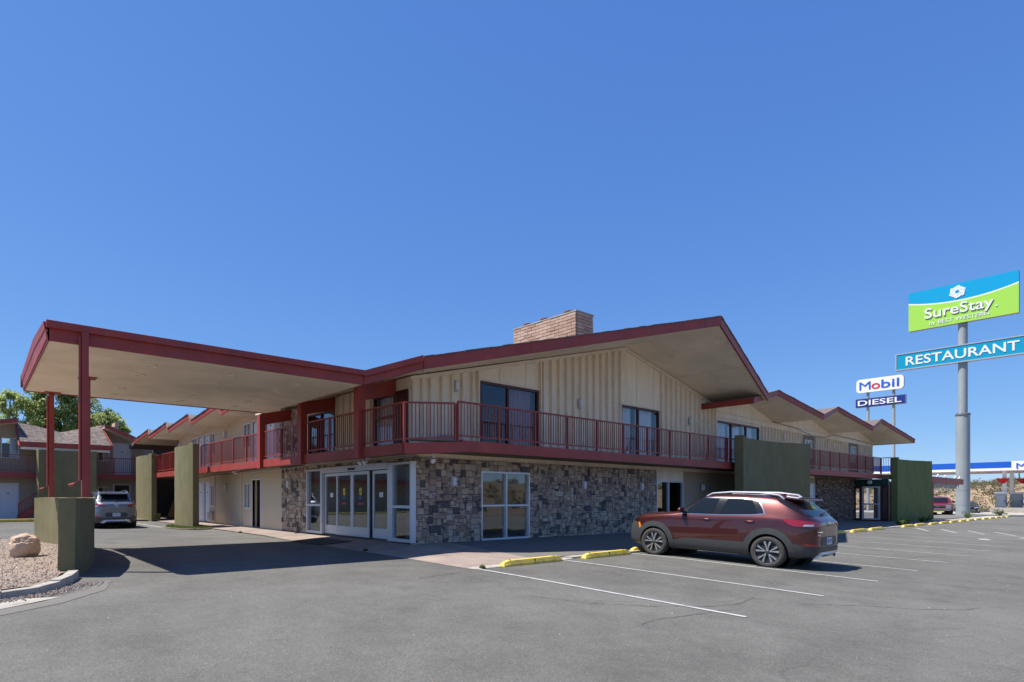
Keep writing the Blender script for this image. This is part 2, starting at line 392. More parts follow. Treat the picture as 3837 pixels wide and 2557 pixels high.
# ------------------------------------------------------------------ building helpers
def fx(axis, c):
    """maps (along, outward-in depth, z) to world: axis 'x' = wall in plane Y=c facing -Y, 'y' = plane X=c facing -X"""
    return (lambda u, d, z: (u, c + d, z)) if axis == 'x' else (lambda u, d, z: (c + d, u, z))
def wall(name, axis, c, th, u0, u1, zb, top, ops, m, parent, d0=0, **k):
    q = fx(axis, c); b = MB()
    tp = top if callable(top) else (lambda u: interp(top, u))
    brk = {u0, u1}
    if not callable(top): brk |= {p[0] for p in top if u0 < p[0] < u1}
    for o in ops: brk |= {max(u0, o[0]), min(u1, o[1])}
    brk = sorted(brk)
    for a, e in zip(brk, brk[1:]):
        if e - a < 1e-4: continue
        mid = (a + e) / 2
        cut = sorted((o[2], o[3]) for o in ops if o[0] < mid < o[1])
        z = zb; spans = []
        for z0, z1 in cut:
            if z0 > z + 1e-3: spans.append((z, z0, z, z0))
            z = max(z, z1)
        if z < min(tp(a), tp(e)): spans.append((z, None, z, None))
        for s in spans:
            ta, te = (s[1], s[1]) if s[1] is not None else (tp(a), tp(e))
            b.prism([q(a, d0, s[0]), q(e, d0, s[0]), q(e, d0, te), q(a, d0, ta)], Vector(q(0, th, 0)) - Vector(q(0, 0, 0)))
    return obj(name, b, m, parent, **k)
def ubox(b, q, u0, u1, d0, d1, z0, z1, tint=None):
    b.box(q(u0, d0, z0), q(u1, d1, z1), tint)
def window(parent, axis, c, u0, u1, z0, z1, fm='white_frame', mull=(.5,), trans=(), fw=.05, d=(-.03, .08), gm='glass', curtain=None, name='window', gd=.03, cz=None):
    q = fx(axis, c); b = MB()
    ubox(b, q, u0, u1, *d, z1 - fw, z1); ubox(b, q, u0, u1, *d, z0, z0 + fw)
    ubox(b, q, u0, u0 + fw, *d, z0 + fw, z1 - fw); ubox(b, q, u1 - fw, u1, *d, z0 + fw, z1 - fw)
    for t in mull:
        m = lerp(u0, u1, t); ubox(b, q, m - fw / 2, m + fw / 2, d[0] + .004, d[1] - .004, z0 + fw, z1 - fw)
    us = [u0] + [lerp(u0, u1, t) for t in mull] + [u1]
    for t in trans:
        for a, e in zip(us, us[1:]):
            ubox(b, q, a + fw / 2 + .001, e - fw / 2 - .001, d[0] + .008, d[1] - .008, t - fw / 2, t + fw / 2)
    f = obj(name, b, fm, parent)
    zs = [z0] + list(trans) + [z1]
    for a, e in zip(us, us[1:]):
        for za, ze in zip(zs, zs[1:]):
            g = MB(); ubox(g, q, a + fw / 2, e - fw / 2, gd, gd + .006, za + fw / 2, ze - fw / 2)
            obj('pane', g, gm, f)
    if curtain:
        g = MB(); n = 0
        for lo, hi in (curtain if isinstance(curtain, (list, tuple)) else [(0, 1)]):
            a, e = lerp(u0, u1, lo), lerp(u0, u1, hi); k = int((e - a) / .05)
            pts = [(lerp(a, e, i / k), .22 + .035 * math.sin(i * 2.1) * (1 if i % 2 else .4)) for i in range(k + 1)]
            g.add([q(u, dd, z) for u, dd in pts for z in (z0 + .03, z1 - .02)], [(2 * i, 2 * i + 2, 2 * i + 3, 2 * i + 1) for i in range(k)])
        obj('curtain', g, cz or 'curtain', f, smooth=True)
    return f
def door(parent, axis, c, u0, u1, z0, z1, m='white_door', fm='white_frame', handle=1, open_=False, name='door'):
    q = fx(axis, c); b = MB(); fw = .06
    ubox(b, q, u0 - fw, u0, -.03, .1, z0, z1 + fw); ubox(b, q, u1, u1 + fw, -.03, .1, z0, z1 + fw); ubox(b, q, u0, u1, -.03, .1, z1, z1 + fw)
    f = obj(name + 'way' if False else 'door_frame', b, fm, parent)
    if open_:
        l = MB(); ubox(l, q, u0 + .01, u0 + .05, .1, .1 + (u1 - u0) * .9, z0 + .02, z1 - .01); obj('door_leaf', l, m, f)
        return f
    l = MB(); ubox(l, q, u0 + .004, u1 - .004, .03, .07, z0 + .01, z1 - .004); obj('door_leaf', l, m, f)
    h = MB(); hu = u1 - .09 if handle > 0 else u0 + .09
    ubox(h, q, hu - .03, hu + .03, .0, .03, z0 + .92, z0 + 1.14); ubox(h, q, hu - .12 * handle if handle > 0 else hu, hu if handle > 0 else hu + .12, -.03, -.01, z0 + .97, z0 + .99)
    obj('handle', h, 'alu', f)
    pl = MB(); ubox(pl, q, (u0 + u1) / 2 - .05, (u0 + u1) / 2 + .05, .022, .03, z0 + 1.5, z0 + 1.56); obj('number_plate', pl, 'black', f)
    return f
def siding(parent, axis, c, u0, u1, z0, z1, ops, m='siding', h=.185, lap=.016):
    """each lap board runs between the openings; one object per run"""
    q = fx(axis, c); z = z0
    while z < z1 - .02:
        zt = min(z + h, z1); cuts = sorted((max(u0, o[0]), min(u1, o[1])) for o in ops if o[2] < zt - .01 and o[3] > z + .01 and o[1] > u0 and o[0] < u1)
        runs = []; a = u0
        for o0, o1 in cuts:
            if o0 > a + .02: runs.append((a, o0))
            a = max(a, o1)
        if a < u1 - .02: runs.append((a, u1))
        for a, e in runs:
            b = MB(); P = lambda u, d, zz: q(u, d, zz)
            b.add([P(a, 0, z), P(a, -lap - .008, z), P(a, -.006, zt), P(a, 0, zt), P(e, 0, z), P(e, -lap - .008, z), P(e, -.006, zt), P(e, 0, zt)],
                  [(0, 1, 2, 3), (7, 6, 5, 4), (0, 4, 5, 1), (1, 5, 6, 2), (2, 6, 7, 3)])
            obj('siding_board', b, m, parent)
        z += h
def wall_lamp(parent, axis, c, u, z, s=1.0):
    q = fx(axis, c); b = MB()
    w, h, d = .13 * s, .3 * s, .11 * s
    b.prism([q(u - w / 2, 0, z - h / 2), q(u - w / 2, -d, z - h / 2 + .03), q(u - w / 2, -d, z + h / 2 - .03), q(u - w / 2, 0, z + h / 2)], Vector(q(w, 0, 0)) - Vector(q(0, 0, 0)))
    o = obj('wall_lamp', b, 'lamp_white', parent, bevel=.01)
    g = MB(); ubox(g, q, u - w / 2 - .02, u + w / 2 + .02, -.012, -.001, z - h / 2 - .02, z + h / 2 + .02); obj('back_plate', g, 'conduit', o)
def railing(parent, p0, p1, post_every=1.5, n_solo=0, h=1.05, first=True, last=True, gap=.115, braces=()):
    p0, p1 = Vector(p0), Vector(p1); L = (p1 - p0).length; d = (p1 - p0) / L
    b = MB(); b.beam(p0 + Vector((0, 0, h - .025)), p1 + Vector((0, 0, h - .025)), .05, .045)
    root = obj('railing', b, 'red_rail', parent)
    b = MB(); b.beam(p0 + Vector((0, 0, .12)), p1 + Vector((0, 0, .12)), .035, .04); obj('bottom_rail', b, 'red_rail', root)
    n = max(1, round(L / post_every)); pm = None
    for i in range(n + 1):
        if (i == 0 and not first) or (i == n and not last): continue
        if pm is None:
            b = MB(); b.box((-.027, -.027, -.04), (.027, .027, h - .05)); pm = b.mesh('post'); fix_normals(pm); pm.materials.append(M['red_rail'])
        inst('post', pm, root, p0 + d * (L * i / n))
    for t in braces:
        b = MB(); c = p0 + d * t; b.beam(c + Vector((0, 0, .3)), c + Vector((0, 0, -.02)) - d * .25 + Vector((.0, -.02, 0)), .03, .03); obj('brace', b, 'red_rail', root)
    k = int(L / gap); bm_ = MB(); bm_.box((-.0085, -.0085, .14), (.0085, .0085, h - .05)); me = bm_.mesh('baluster'); fix_normals(me); me.materials.append(M['red_rail'])
    rest = MB()
    for i in range(1, k):
        c = p0 + d * (L * i / k)
        if i <= n_solo: inst('baluster', me, root, c)
        else: rest.box(c + Vector((-.0085, -.0085, .14)), c + Vector((.0085, .0085, h - .05)))
    if rest.v: obj('balusters', rest, 'red_rail', root, kind='stuff')
    return root
def roof_plane(parent, poly, edges, th=.26, fh=.30, fd=.05, top='shingle', fm='red', sm='soffit', gutter=False):
    """poly: underside corners; edges: index pairs (i, i+1) that carry a fascia board"""
    P = [Vector(p) for p in poly]; Z = Vector((0, 0, 1)); n = len(P)
    cen = sum(P, Vector()) / n
    b = MB(); b.prism(P, Z * .04); s = obj('soffit', b, sm, parent)
    b = MB(); b.prism([p + Z * .045 for p in P], Z * (th - .045)); obj('roof_deck', b, top, parent)
    for i in edges:
        a, e = P[i], P[(i + 1) % n]; d = (e - a); hd = Vector((d.x, d.y, 0)).normalized(); o = Vector((hd.y, -hd.x, 0))
        if o.dot(((a + e) / 2 - cen)) < 0: o = -o
        b = MB(); b.prism([a - Z * .03 + o * .002, e - Z * .03 + o * .002, e + Z * (fh - .03) + o * .002, a + Z * (fh - .03) + o * .002], o * fd)
        f = obj('fascia', b, fm, parent)
        t_ = 3.4
        while t_ < d.length - .8:
            u = a + d * (t_ / d.length); w = u + d.normalized() * .012; jb = MB(); jb.prism([u - Z * .028 + o * (fd + .002), w - Z * .028 + o * (fd + .002), w + Z * (fh - .032) + o * (fd + .002), u + Z * (fh - .032) + o * (fd + .002)], o * .003); obj('board_joint', jb, 'dark_frame', f); t_ += 3.66
        if gutter:
            g = MB(); g.prism([a + Z * (fh - .14) + o * (fd + .003), e + Z * (fh - .14) + o * (fd + .003), e + Z * (fh + .01) + o * (fd + .003), a + Z * (fh + .01) + o * (fd + .003)], o * .07)
            obj('gutter', g, fm, f)
        else:
            # ragged drip edge of the shingles standing proud of the board
            k = max(2, int(d.length / .3)); g = MB()
            for j in range(k):
                u = a + d * (j / k); w = a + d * ((j + .97) / k); rz = random.uniform(.0, .018)
                g.prism([u + Z * (fh - .028), w + Z * (fh - .028), w + Z * (fh - .01 + rz), u + Z * (fh - .01 + rz)], o * (fd + random.uniform(.02, .04)))
            obj('shingle_edge', g, 'shingle', f, kind='stuff')
    return s
def ashlar(parent, axis, c, u0, u1, z0, z1, ops, cell=.064, limit=999, near=None, name='stone', mat_='stone', dmin=.03, dmax=.065, group_parent=None):
    """random squared rubble: stones of mixed sizes fitted on a small grid, each with its own relief"""
    q = fx(axis, c); nu, nz = max(1, round((u1 - u0) / cell)), max(1, round((z1 - z0) / cell))
    cu, cz = (u1 - u0) / nu, (z1 - z0) / nz
    used = [[False] * nu for _ in range(nz)]
    for j in range(nz):
        for i in range(nu):
            uu, zz = u0 + (i + .5) * cu, z0 + (j + .5) * cz
            if any(o[0] - .01 < uu < o[1] + .01 and o[2] - .01 < zz < o[3] + .01 for o in ops): used[j][i] = True
    st = []
    for j in range(nz):
        for i in range(nu):
            if used[j][i]: continue
            w = random.choice((2, 3, 3, 3, 4, 4, 4, 5)); h = random.choice((1, 2, 2, 3, 3, 3, 4))
            if w >= 4 and h == 4: h = 3
            while any(i + k >= nu or used[j][i + k] for k in range(w)): w -= 1
            hh = 1
            while hh < h and j + hh < nz and not any(used[j + hh][i + k] for k in range(w)): hh += 1
            # never leave a slot one cell wide to the right
            for a in range(hh):
                for k in range(w): used[j + a][i + k] = True
            st.append((u0 + i * cu, u0 + (i + w) * cu, z0 + j * cz, z0 + (j + hh) * cz))
    st.sort(key=lambda s: abs(s[0] - (near if near is not None else u0)))
    rest = MB()
    for n_, (a, e, zb, zt) in enumerate(st):
        g = .006; j = lambda: random.uniform(-.005, .005)
        d = random.uniform(dmin, dmax); t = random.random()
        a0, e0, b0, t0 = a + g, e - g, zb + g, zt - g
        k = .012
        vs = [q(a0 + j(), 0, b0 + j()), q(e0 + j(), 0, b0 + j()), q(e0 + j(), 0, t0 + j()), q(a0 + j(), 0, t0 + j())]
        vs += [(Vector(v) + Vector(q(0, -d * .7, 0)) - Vector(q(0, 0, 0))) for v in vs]
        vs += [q(a0 + k + j(), -d - j() * .8, b0 + k + j()), q(e0 - k + j(), -d + j(), b0 + k + j()), q(e0 - k + j(), -d + j(), t0 - k + j()), q(a0 + k + j(), -d + j(), t0 - k + j())]
        fs = [(0, 1, 5, 4), (1, 2, 6, 5), (2, 3, 7, 6), (3, 0, 4, 7), (4, 5, 9, 8), (5, 6, 10, 9), (6, 7, 11, 10), (7, 4, 8, 11), (8, 9, 10, 11)]
        if n_ < limit: b = MB(); b.add(vs, fs, t); obj(name, b, mat_, parent, recalc=True)
        else: rest.add(vs, fs, t)
    if rest.v: obj(name + 's', rest, mat_, parent, kind='stuff')

# ================================================================== MAIN MOTEL BLOCK
motel = thing('motel_building', 'two storey cream motel block with stone ground floor, red balcony and wide gable', 'building', (9.58, 12.8, .2))
zw = lambda x, y: .2 + .0 * x
YW, XW = 12.8, 9.58
big = [(9.58, 4.96), (20.0, 7.43), (27.4, 5.93)]
small = [(27.4, 5.85), (30.2, 6.48), (34.3, 5.62), (38.4, 6.48), (42.5, 5.62), (46.6, 6.48), (51.4, 5.58)]
winA, winB, winC = (12.25, 14.95, 3.12, 5.17), (19.75, 22.5, 3.12, 5.18), (27.45, 32.2, 3.12, 5.22)
nw1, nw2 = (38.45, 39.55, 3.95, 4.98), (46.5, 47.6, 3.95, 5.02)
wall('upper_wall', 'x', YW, .16, 9.58, 27.4, 2.72, big, [winA, winB], 'cream', motel)
wall('upper_wall', 'x', YW, .16, 27.4, 51.3, 2.72, small, [winC, nw1, nw2], 'cream', motel)
# trim under the soffit of the big gable
for (a, za), (e, ze) in ((big[0], big[1]), (big[1], big[2])):
    b = MB(); b.prism([(a, YW - .05, za - .12), (e, YW - .05, ze - .12), (e, YW - .05, ze), (a, YW - .05, za)], (0, .048, 0)); obj('gable_trim', b, 'batten', motel)
# deep vertical battens
bats = [9.62, 9.96, 10.26, 10.68, 11.07, 11.48, 11.89, 12.13, 14.99, 15.13]
x = 15.55
while x < 19.5: bats.append(x); x += .405
bats.append(19.62); x = 22.6
while x < 27.3: bats.append(x); x += .405
for x in bats:
    b = MB(); b.box((x - .027, YW - .11, 3.1), (x + .027, YW - .001, interp(big, x) - .125)); obj('batten', b, 'batten', motel)
for x in (13.12, 14.34, 20.85, 22.07):
    b = MB(); b.box((x - .015, YW - .014, 5.24), (x + .015, YW - .001, interp(big, x) - .125)); obj('panel_seam', b, 'batten', motel)
for w in (winA, winB):
    b = MB(); b.box((w[0] - .05, YW - .05, w[3] + .002), (w[1] + .02, YW - .001, w[3] + .06)); obj('lintel_trim', b, 'batten', motel)
b = MB(); b.box((27.3, YW - .1, 3.1), (27.42, YW - .001, 5.92)); obj('corner_board', b, 'batten', motel)
# right-hand stretch: band, lower battens, taupe door bays
b = MB(); b.prism([(27.45, YW - .045, 5.36), (51.3, YW - .045, 5.22), (51.3, YW - .045, 5.46), (27.45, YW - .045, 5.60)], (0, .044, 0)); obj('band_board', b, 'cream', motel)
b = MB(); b.prism([(27.45, YW - .075, 5.60), (51.3, YW - .075, 5.46), (51.3, YW - .075, 5.50), (27.45, YW - .075, 5.64)], (0, .074, 0)); obj('band_trim', b, 'batten', motel)
for a, e in ((32.45, 37.9), (40.0, 46.0), (48.1, 51.25)):
    x = a
    while x < e: 
        b = MB(); b.box((x - .027, YW - .1, 3.1), (x + .027, YW - .001, 5.34 - (x - 27) * .006)); obj('batten', b, 'batten', motel); x += .41
M['taupe'] = mat('taupe_panel_paint', (.23, .185, .14), .8, var=.06)
for a, e, nw in ((37.95, 39.92, nw1), (46.05, 48.05, nw2)):
    wall('bay_panel', 'x', YW, .018, a, e, 3.1, lambda u: 5.24, [nw], 'taupe', motel, d0=-.02)
    window(motel, 'x', YW, *nw, mull=(.5,), curtain=True)
for u in (34.33, 42.5):
    pass
for xa, xe in ((29.0, None), (31.6, None), (36.6, None), (40.2, None), (44.6, None), (48.8, None)):
    b = MB(); b.box((xa - .012, YW - .012, 5.64), (xa + .012, YW - .001, interp(small, xa) - .02)); obj('panel_seam', b, 'batten', motel)
window(motel, 'x', YW, *winA, fm='dark_frame', fw=.075, mull=(.46,), d=(-.02, .09), curtain=[(.5, .93)], cz='curtain2')
window(motel, 'x', YW, *winB, fm='dark_frame', fw=.075, mull=(.44,), d=(-.02, .09), curtain=[(.03, .36), (.48, .9)])
window(motel, 'x', YW, *winC, fm='dark_frame', fw=.08, mull=(.34, .68), d=(-.02, .09), curtain=[(.02, .3), (.35, .62), (.7, .92)])
for u, z in ((11.22, 4.88), (17.13, 4.94), (24.96, 4.96), (35.17, 4.9), (43.0, 4.9)): wall_lamp(motel, 'x', YW - .05, u, z)

# corner side of the upper floor (faces left)
tl = [(12.8, 4.96), (19.2, 4.96)]
gl, dcur, dred = (16.99, 18.92, 3.1, 4.55), (13.5, 14.62, 3.02, 4.6), (12.86, 13.42, 3.02, 4.62)
wall('upper_wall', 'y', XW, .16, 12.97, 19.2, 2.72, tl, [gl, dcur], 'cream', motel)
y = 14.75
while y < 16.95:
    b = MB(); b.box((XW - .085, y - .022, 3.05), (XW - .001, y + .022, 4.95)); obj('batten', b, 'batten', motel); y += .41
window(motel, 'y', XW, *gl, fm='dark_frame', fw=.06, mull=(.5,), gm='glass_dark')
window(motel, 'y', XW, *dcur, fm='dark_frame', fw=.06, mull=(), trans=(3.95,), curtain=True)
b = MB(); b.box((XW - .05, 12.86, 3.0), (XW - .003, 13.42, 4.62)); obj('red_door_panel', b, 'dark_frame', motel)

# ---- ground floor, right facade: cut stone
YS = 12.76
lw = (12.24, 14.44, .27, 2.40); sld = (22.22, 24.4, .24, 2.3)
wall('lower_wall', 'x', YS, .3, 9.62, 22.2, -.1, [(9.6, 2.72), (22.2, 2.72)], [lw], 'mortar', motel)
ashlar(motel, 'x', YS, 9.56, 22.2, .2, 2.72, [lw], limit=235, near=9.6)
window(motel, 'x', YS, *lw, fm='alu', gm='glass_lobby', fw=.055, mull=(.505,), trans=(1.34,), d=(-.045, .1), name='window', gd=.04)
wall('lower_wall', 'x', YS, .3, 22.2, 24.4, 2.3, [(22, 2.72), (25, 2.72)], [], 'cream', motel)
window(motel, 'x', YS, *sld, fm='alu', fw=.07, mull=(.44,), trans=(.9,), d=(-.03, .1), gm='glass_dark')
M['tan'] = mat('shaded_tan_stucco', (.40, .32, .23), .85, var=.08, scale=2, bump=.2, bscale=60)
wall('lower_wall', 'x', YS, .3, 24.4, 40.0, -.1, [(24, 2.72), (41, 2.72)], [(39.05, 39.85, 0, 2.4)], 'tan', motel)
door(motel, 'x', YS, 39.08, 39.82, .14, 2.36)
wall('lower_wall', 'x', YS, .3, 40.0, 47.2, -.1, [(39, 2.9), (50, 2.9)], [], 'mortar', motel)
# dry-stacked ledge stone, thin courses
b = MB(); z = .05
while z < 2.74:
    h = random.uniform(.035, .06); u = 40.05
    while u < 47.0:
        w = random.uniform(.12, .42); d = random.uniform(.03, .11)
        b.box((u, YS - d, z), (min(u + w, 47.0) - .006, YS - .002, z + h - .006), random.random()); u += w
    z += h
obj('ledge_stones', b, 'ledge', motel, kind='stuff')
for u, z in ((11.06, 2.06), (17.25, 2.03), (20.96, 2.02), (25.94, 2.04)): wall_lamp(motel, 'x', YS - .065, u, z)
b = MB(); b.box((29.3, YS - .06, 2.0), (29.45, YS - .002, 2.3)); obj('junction_box', b, 'black', motel)
# restaurant-end vestibule facing left
VX = 47.0
M['teal'] = mat('dark_green_fascia', (.008, .05, .035), .6, var=.1)
ent = (11.3, 12.28, .12, 2.32); sla, slb = (12.38, 12.68, .15, 2.25), (10.93, 11.18, .15, 2.25)
wall('vestibule_wall', 'y', VX, .2, 10.86, 12.75, -.1, [(10, 2.72), (13, 2.72)], [ent, sla, slb], 'dark_frame', motel)
b = MB(); b.box((VX - .06, 10.86, 2.38), (VX - .003, 12.7, 2.79)); obj('sign_band', b, 'teal', motel)
b = MB(); b.lathe([(0, -.12), (.1, -.12), (.14, -.05), (.14, 0)], (VX - .06, 11.85, 2.6), 'x', 14); obj('porch_lamp', b, 'lamp_white', motel, smooth=True)
window(motel, 'y', VX, *sla, fm='dark_frame', mull=(), name='side_light')
window(motel, 'y', VX, *slb, fm='dark_frame', mull=(), name='side_light')
window(motel, 'y', VX, *ent, fm='alu', fw=.09, mull=(), trans=(1.15,), name='glass_door')
b = MB(); b.box((47.2, 11.5, -.1), (54, 11.7, 2.7)); b.box((53.8, 11.7, -.1), (54, 13, 2.7)); obj('vestibule_side', b, 'tan', motel)

# ---- lobby front (faces left)
Z0 = .33
M['header'] = M['alu']
b = MB(); q = fx('y', XW)
ubox(b, q, 17.82, 17.94, -.06, .12, Z0, 2.62); ubox(b, q, 13.58, 13.83, -.06, .12, Z0, 2.60)
ubox(b, q, 12.68, 12.74, -.06, .12, Z0, 2.60); ubox(b, q, 18.93, 19.0, -.06, .12, Z0, 2.60)
ubox(b, q, 13.83, 17.82, -.08, .14, 2.43, 2.62)
ubox(b, q, 12.74, 13.58, -.05, .11, Z0, Z0 + .09); ubox(b, q, 17.94, 18.93, -.05, .11, Z0, Z0 + .09)
ubox(b, q, 12.74, 13.58, -.05, .11, 1.29, 1.37); ubox(b, q, 17.94, 18.93, -.05, .11, 1.29, 1.37)
ubox(b, q, 12.74, 13.58, -.05, .11, 2.53, 2.6); ubox(b, q, 17.94, 18.93, -.05, .11, 2.53, 2.6)
lob = obj('lobby_front', b, 'alu', motel, bevel=.006)
b = MB()
for a, e in ((12.74, 13.58), (17.94, 18.93)):
    for za, ze in ((Z0 + .09, 1.29), (1.37, 2.53)):
        b = MB(); ubox(b, q, a, e, .02, .026, za, ze); obj('pane', b, 'glass_lobby', lob)
b = MB(); ubox(b, q, 15.6, 16.0, -.11, -.082, 2.47, 2.53); obj('door_sensor', b, 'black', lob)
for a, e, dd in ((16.86, 17.8, .05), (15.86, 16.86, -.03), (14.86, 15.86, -.03), (13.86, 14.78, .05)):
    b = MB(); st = .085
    ubox(b, q, a, a + st, dd, dd + .045, Z0 + .03, 2.41); ubox(b, q, e - st, e, dd, dd + .045, Z0 + .03, 2.41)
    ubox(b, q, a + st, e - st, dd, dd + .045, 2.31, 2.41); ubox(b, q, a + st, e - st, dd, dd + .045, Z0 + .03, Z0 + .33)
    dl = obj('sliding_door', b, 'alu', motel, bevel=.004)
    b = MB(); ubox(b, q, a + st, e - st, dd + .02, dd + .026, Z0 + .33, 2.31); obj('pane', b, 'glass_lobby', dl)
    mid = (a + e) / 2
    if dd < 0:
        b = MB(); b.lathe([(0, 0), (.085, 0), (.085, .004), (0, .004)], (XW + dd + .012, mid, 1.78), 'x', 20)
        M.setdefault('stk_y', mat('yellow_sticker', (.75, .62, .04), .5)); M.setdefault('stk_b', mat('blue_sticker', (.05, .12, .5), .5)); M.setdefault('stk_r', mat('red_sticker', (.6, .05, .08), .5))
        for vv in range(len(b.v)): x_, y_, z_ = b.v[vv]; b.v[vv] = (x_, y_, 1.78 + (z_ - 1.78) * 1.5)
        obj('sticker', b, 'stk_y', dl)
        b = MB(); ubox(b, q, mid - .06, mid + .06, dd + .008, dd + .011, 1.76, 1.785); obj('sticker', b, 'black', dl)
        b = MB(); ubox(b, q, mid - .07, mid + .07, dd + .012, dd + .016, 1.53, 1.63); obj('sticker', b, 'stk_b', dl)
        b = MB(); ubox(b, q, mid - .16, mid + .16, dd + .012, dd + .016, 1.37, 1.42); obj('sticker', b, 'stk_r', dl)
    else:
        b = MB(); ubox(b, q, mid - .1, mid + .1, dd + .012, dd + .016, 1.6, 1.75); obj('sticker', b, 'white', dl)
b = MB(); ubox(b, q, 12.68, 19.07, -.0, .25, 2.62, 2.74); obj('lobby_lintel', b, 'mortar', motel)
ashlar(motel, 'y', XW, 12.72, 19.07, 2.625, 2.74, [], limit=40)
wall('lower_wall', 'y', XW, .3, 19.02, 21.14, -.1, [(19, 2.72), (22, 2.72)], [], 'mortar', motel)
ashlar(motel, 'y', XW, 19.02, 21.14, .3, 2.72, [], limit=60)
wall_lamp(motel, 'y', XW - .06, 20.36, 2.1)
# lobby room
b = MB(); b.box((9.7, 13.06, .24), (15.6, 19.0, .33)); obj('lobby_floor', b, 'lobbyfloor', motel)
b = MB(); b.box((15.5, 13.06, .3), (15.6, 19.0, 2.75)); b.box((9.9, 19.0, .3), (15.6, 19.1, 2.75)); obj('lobby_wall', b, 'lobbywall', motel)
b = MB(); b.box((9.62, 13.0, 2.72), (22, 26, 2.8)); obj('lobby_ceiling', b, 'lobbywall', motel)
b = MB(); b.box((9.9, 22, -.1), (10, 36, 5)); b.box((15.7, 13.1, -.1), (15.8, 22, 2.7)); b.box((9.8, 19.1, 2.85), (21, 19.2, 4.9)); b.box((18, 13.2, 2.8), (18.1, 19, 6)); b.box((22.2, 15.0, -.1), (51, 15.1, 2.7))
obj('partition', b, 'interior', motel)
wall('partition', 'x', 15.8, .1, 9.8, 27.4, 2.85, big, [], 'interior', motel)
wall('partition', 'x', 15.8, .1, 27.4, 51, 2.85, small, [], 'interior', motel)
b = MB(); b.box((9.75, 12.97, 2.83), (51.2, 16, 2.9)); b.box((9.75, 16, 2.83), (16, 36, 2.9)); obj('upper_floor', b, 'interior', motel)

# ---- balconies
M['deckwood'] = mat('balcony_underside', (.20, .14, .09), .85, var=.15, scale=3, stretch=(.4, 6, 1))
b = MB(); b.box((10.3, 11.6, 2.86), (47.95, 12.8, 3.06)); obj('balcony_slab', b, 'deckwood', motel)
b = MB(); b.box((10.32, 11.46, 2.83), (50.0, 11.56, 3.13)); obj('balcony_beam', b, 'red', motel)
b = MB(); b.prism([(8.42, 11.46, 2.68), (10.42, 11.46, 2.81), (10.42, 11.46, 3.09), (8.42, 11.46, 2.95)], (0, .09, 0))
for v in range(len(b.v)): x_, y_, z_ = b.v[v]; b.v[v] = (x_, y_ - .012, z_)
obj('balcony_beam', b, 'red', motel)
b = MB(); b.prism([(8.5, 11.55, 2.74), (10.3, 11.55, 2.84), (10.3, 12.8, 2.84), (9.58, 12.8, 2.80), (9.58, 21.3, 2.8), (8.5, 21.3, 2.76)], (0, 0, .16)); obj('balcony_slab', b, 'deckwood', motel)
b = MB(); b.prism([(8.38, 11.54, 2.68), (8.38, 21.3, 2.71), (8.38, 21.3, 2.99), (8.38, 11.54, 2.95)], (.09, 0, 0)); obj('balcony_beam', b, 'red', motel)
b = MB(); b.box((47.9, 11.0, 2.83), (50, 11.46, 3.1)); obj('balcony_slab', b, 'deckwood', motel)
RY = 11.5
railing(motel, (10.2, RY, 3.13), (25.6, RY, 3.13), 1.54, n_solo=140, braces=(8.0, 13.8))
railing(motel, (25.7, RY, 3.13), (47.9, RY, 3.2), 1.58, n_solo=0, braces=(1.5, 11.0))
railing(motel, (47.9, 11.46, 3.2), (47.9, 10.95, 3.2), .55, n_solo=9)
railing(motel, (8.43, RY, 2.93), (10.1, RY, 3.07), 1.7, n_solo=20)
railing(motel, (8.43, 11.55, 2.93), (8.43, 13.4, 2.94), 1.9, n_solo=20, first=False)
railing(motel, (8.43, 13.65, 2.94), (8.43, 16.9, 2.96), 1.65, n_solo=40)
railing(motel, (8.43, 17.15, 2.96), (8.43, 20.2, 2.97), 1.55, n_solo=40)
for y in (13.52, 17.0, 20.34):
    b = MB(); b.box((8.27, y - .125, 2.66), (8.50, y + .125, 4.70)); obj('roof_post', b, 'red', motel, bevel=.006)
    b = MB(); b.prism([(8.33, y - .09, 4.24), (8.33, y + .09, 4.24), (8.33, y + .09, 4.66), (8.33, y - .09, 4.66)], (1.2, 0, 0))
    for v in range(len(b.v)):
        x_, y_, z_ = b.v[v]; b.v[v] = (x_, y_, z_ + (x_ - 8.33) * .235)
    obj('roof_beam', b, 'red', motel)
# ---- big roof
BK = 26
roof_plane(motel, [(8.98, 11.45, 4.86), (20.0, 9.2, 7.45), (20.0, BK, 7.45), (8.98, BK - 6.8, 4.86)], [0])
roof_plane(motel, [(20.0, 9.2, 7.45), (27.75, 10.7, 5.90), (27.75, BK, 5.90), (20.0, BK, 7.45)], [0])
roof_plane(motel, [(7.70, 12.2, 4.43), (8.98, 11.45, 4.86), (8.98, 19.2, 4.86), (7.70, 19.2, 4.43)], [0], gutter=True)
b = MB(); b.lathe([(0, -.07), (.05, -.06), (.07, 0)], (9.2, 11.7, 4.87), 'z', 12); obj('eave_lamp', b, 'conduit', motel, smooth=True)
for x0, x1 in ((23.7, 23.7), (14.6, 14.6)):
    z = interp([(8.98, 4.86), (20, 7.45), (27.75, 5.9)], x0) - .006; b = MB(); yf = interp([(8.98, 11.45), (20, 9.2), (27.75, 10.7)], x0); b.box((x0 - .02, yf, z - .004), (x0 + .02, 12.78, z + .004)); obj('soffit_seam', b, 'batten', motel)
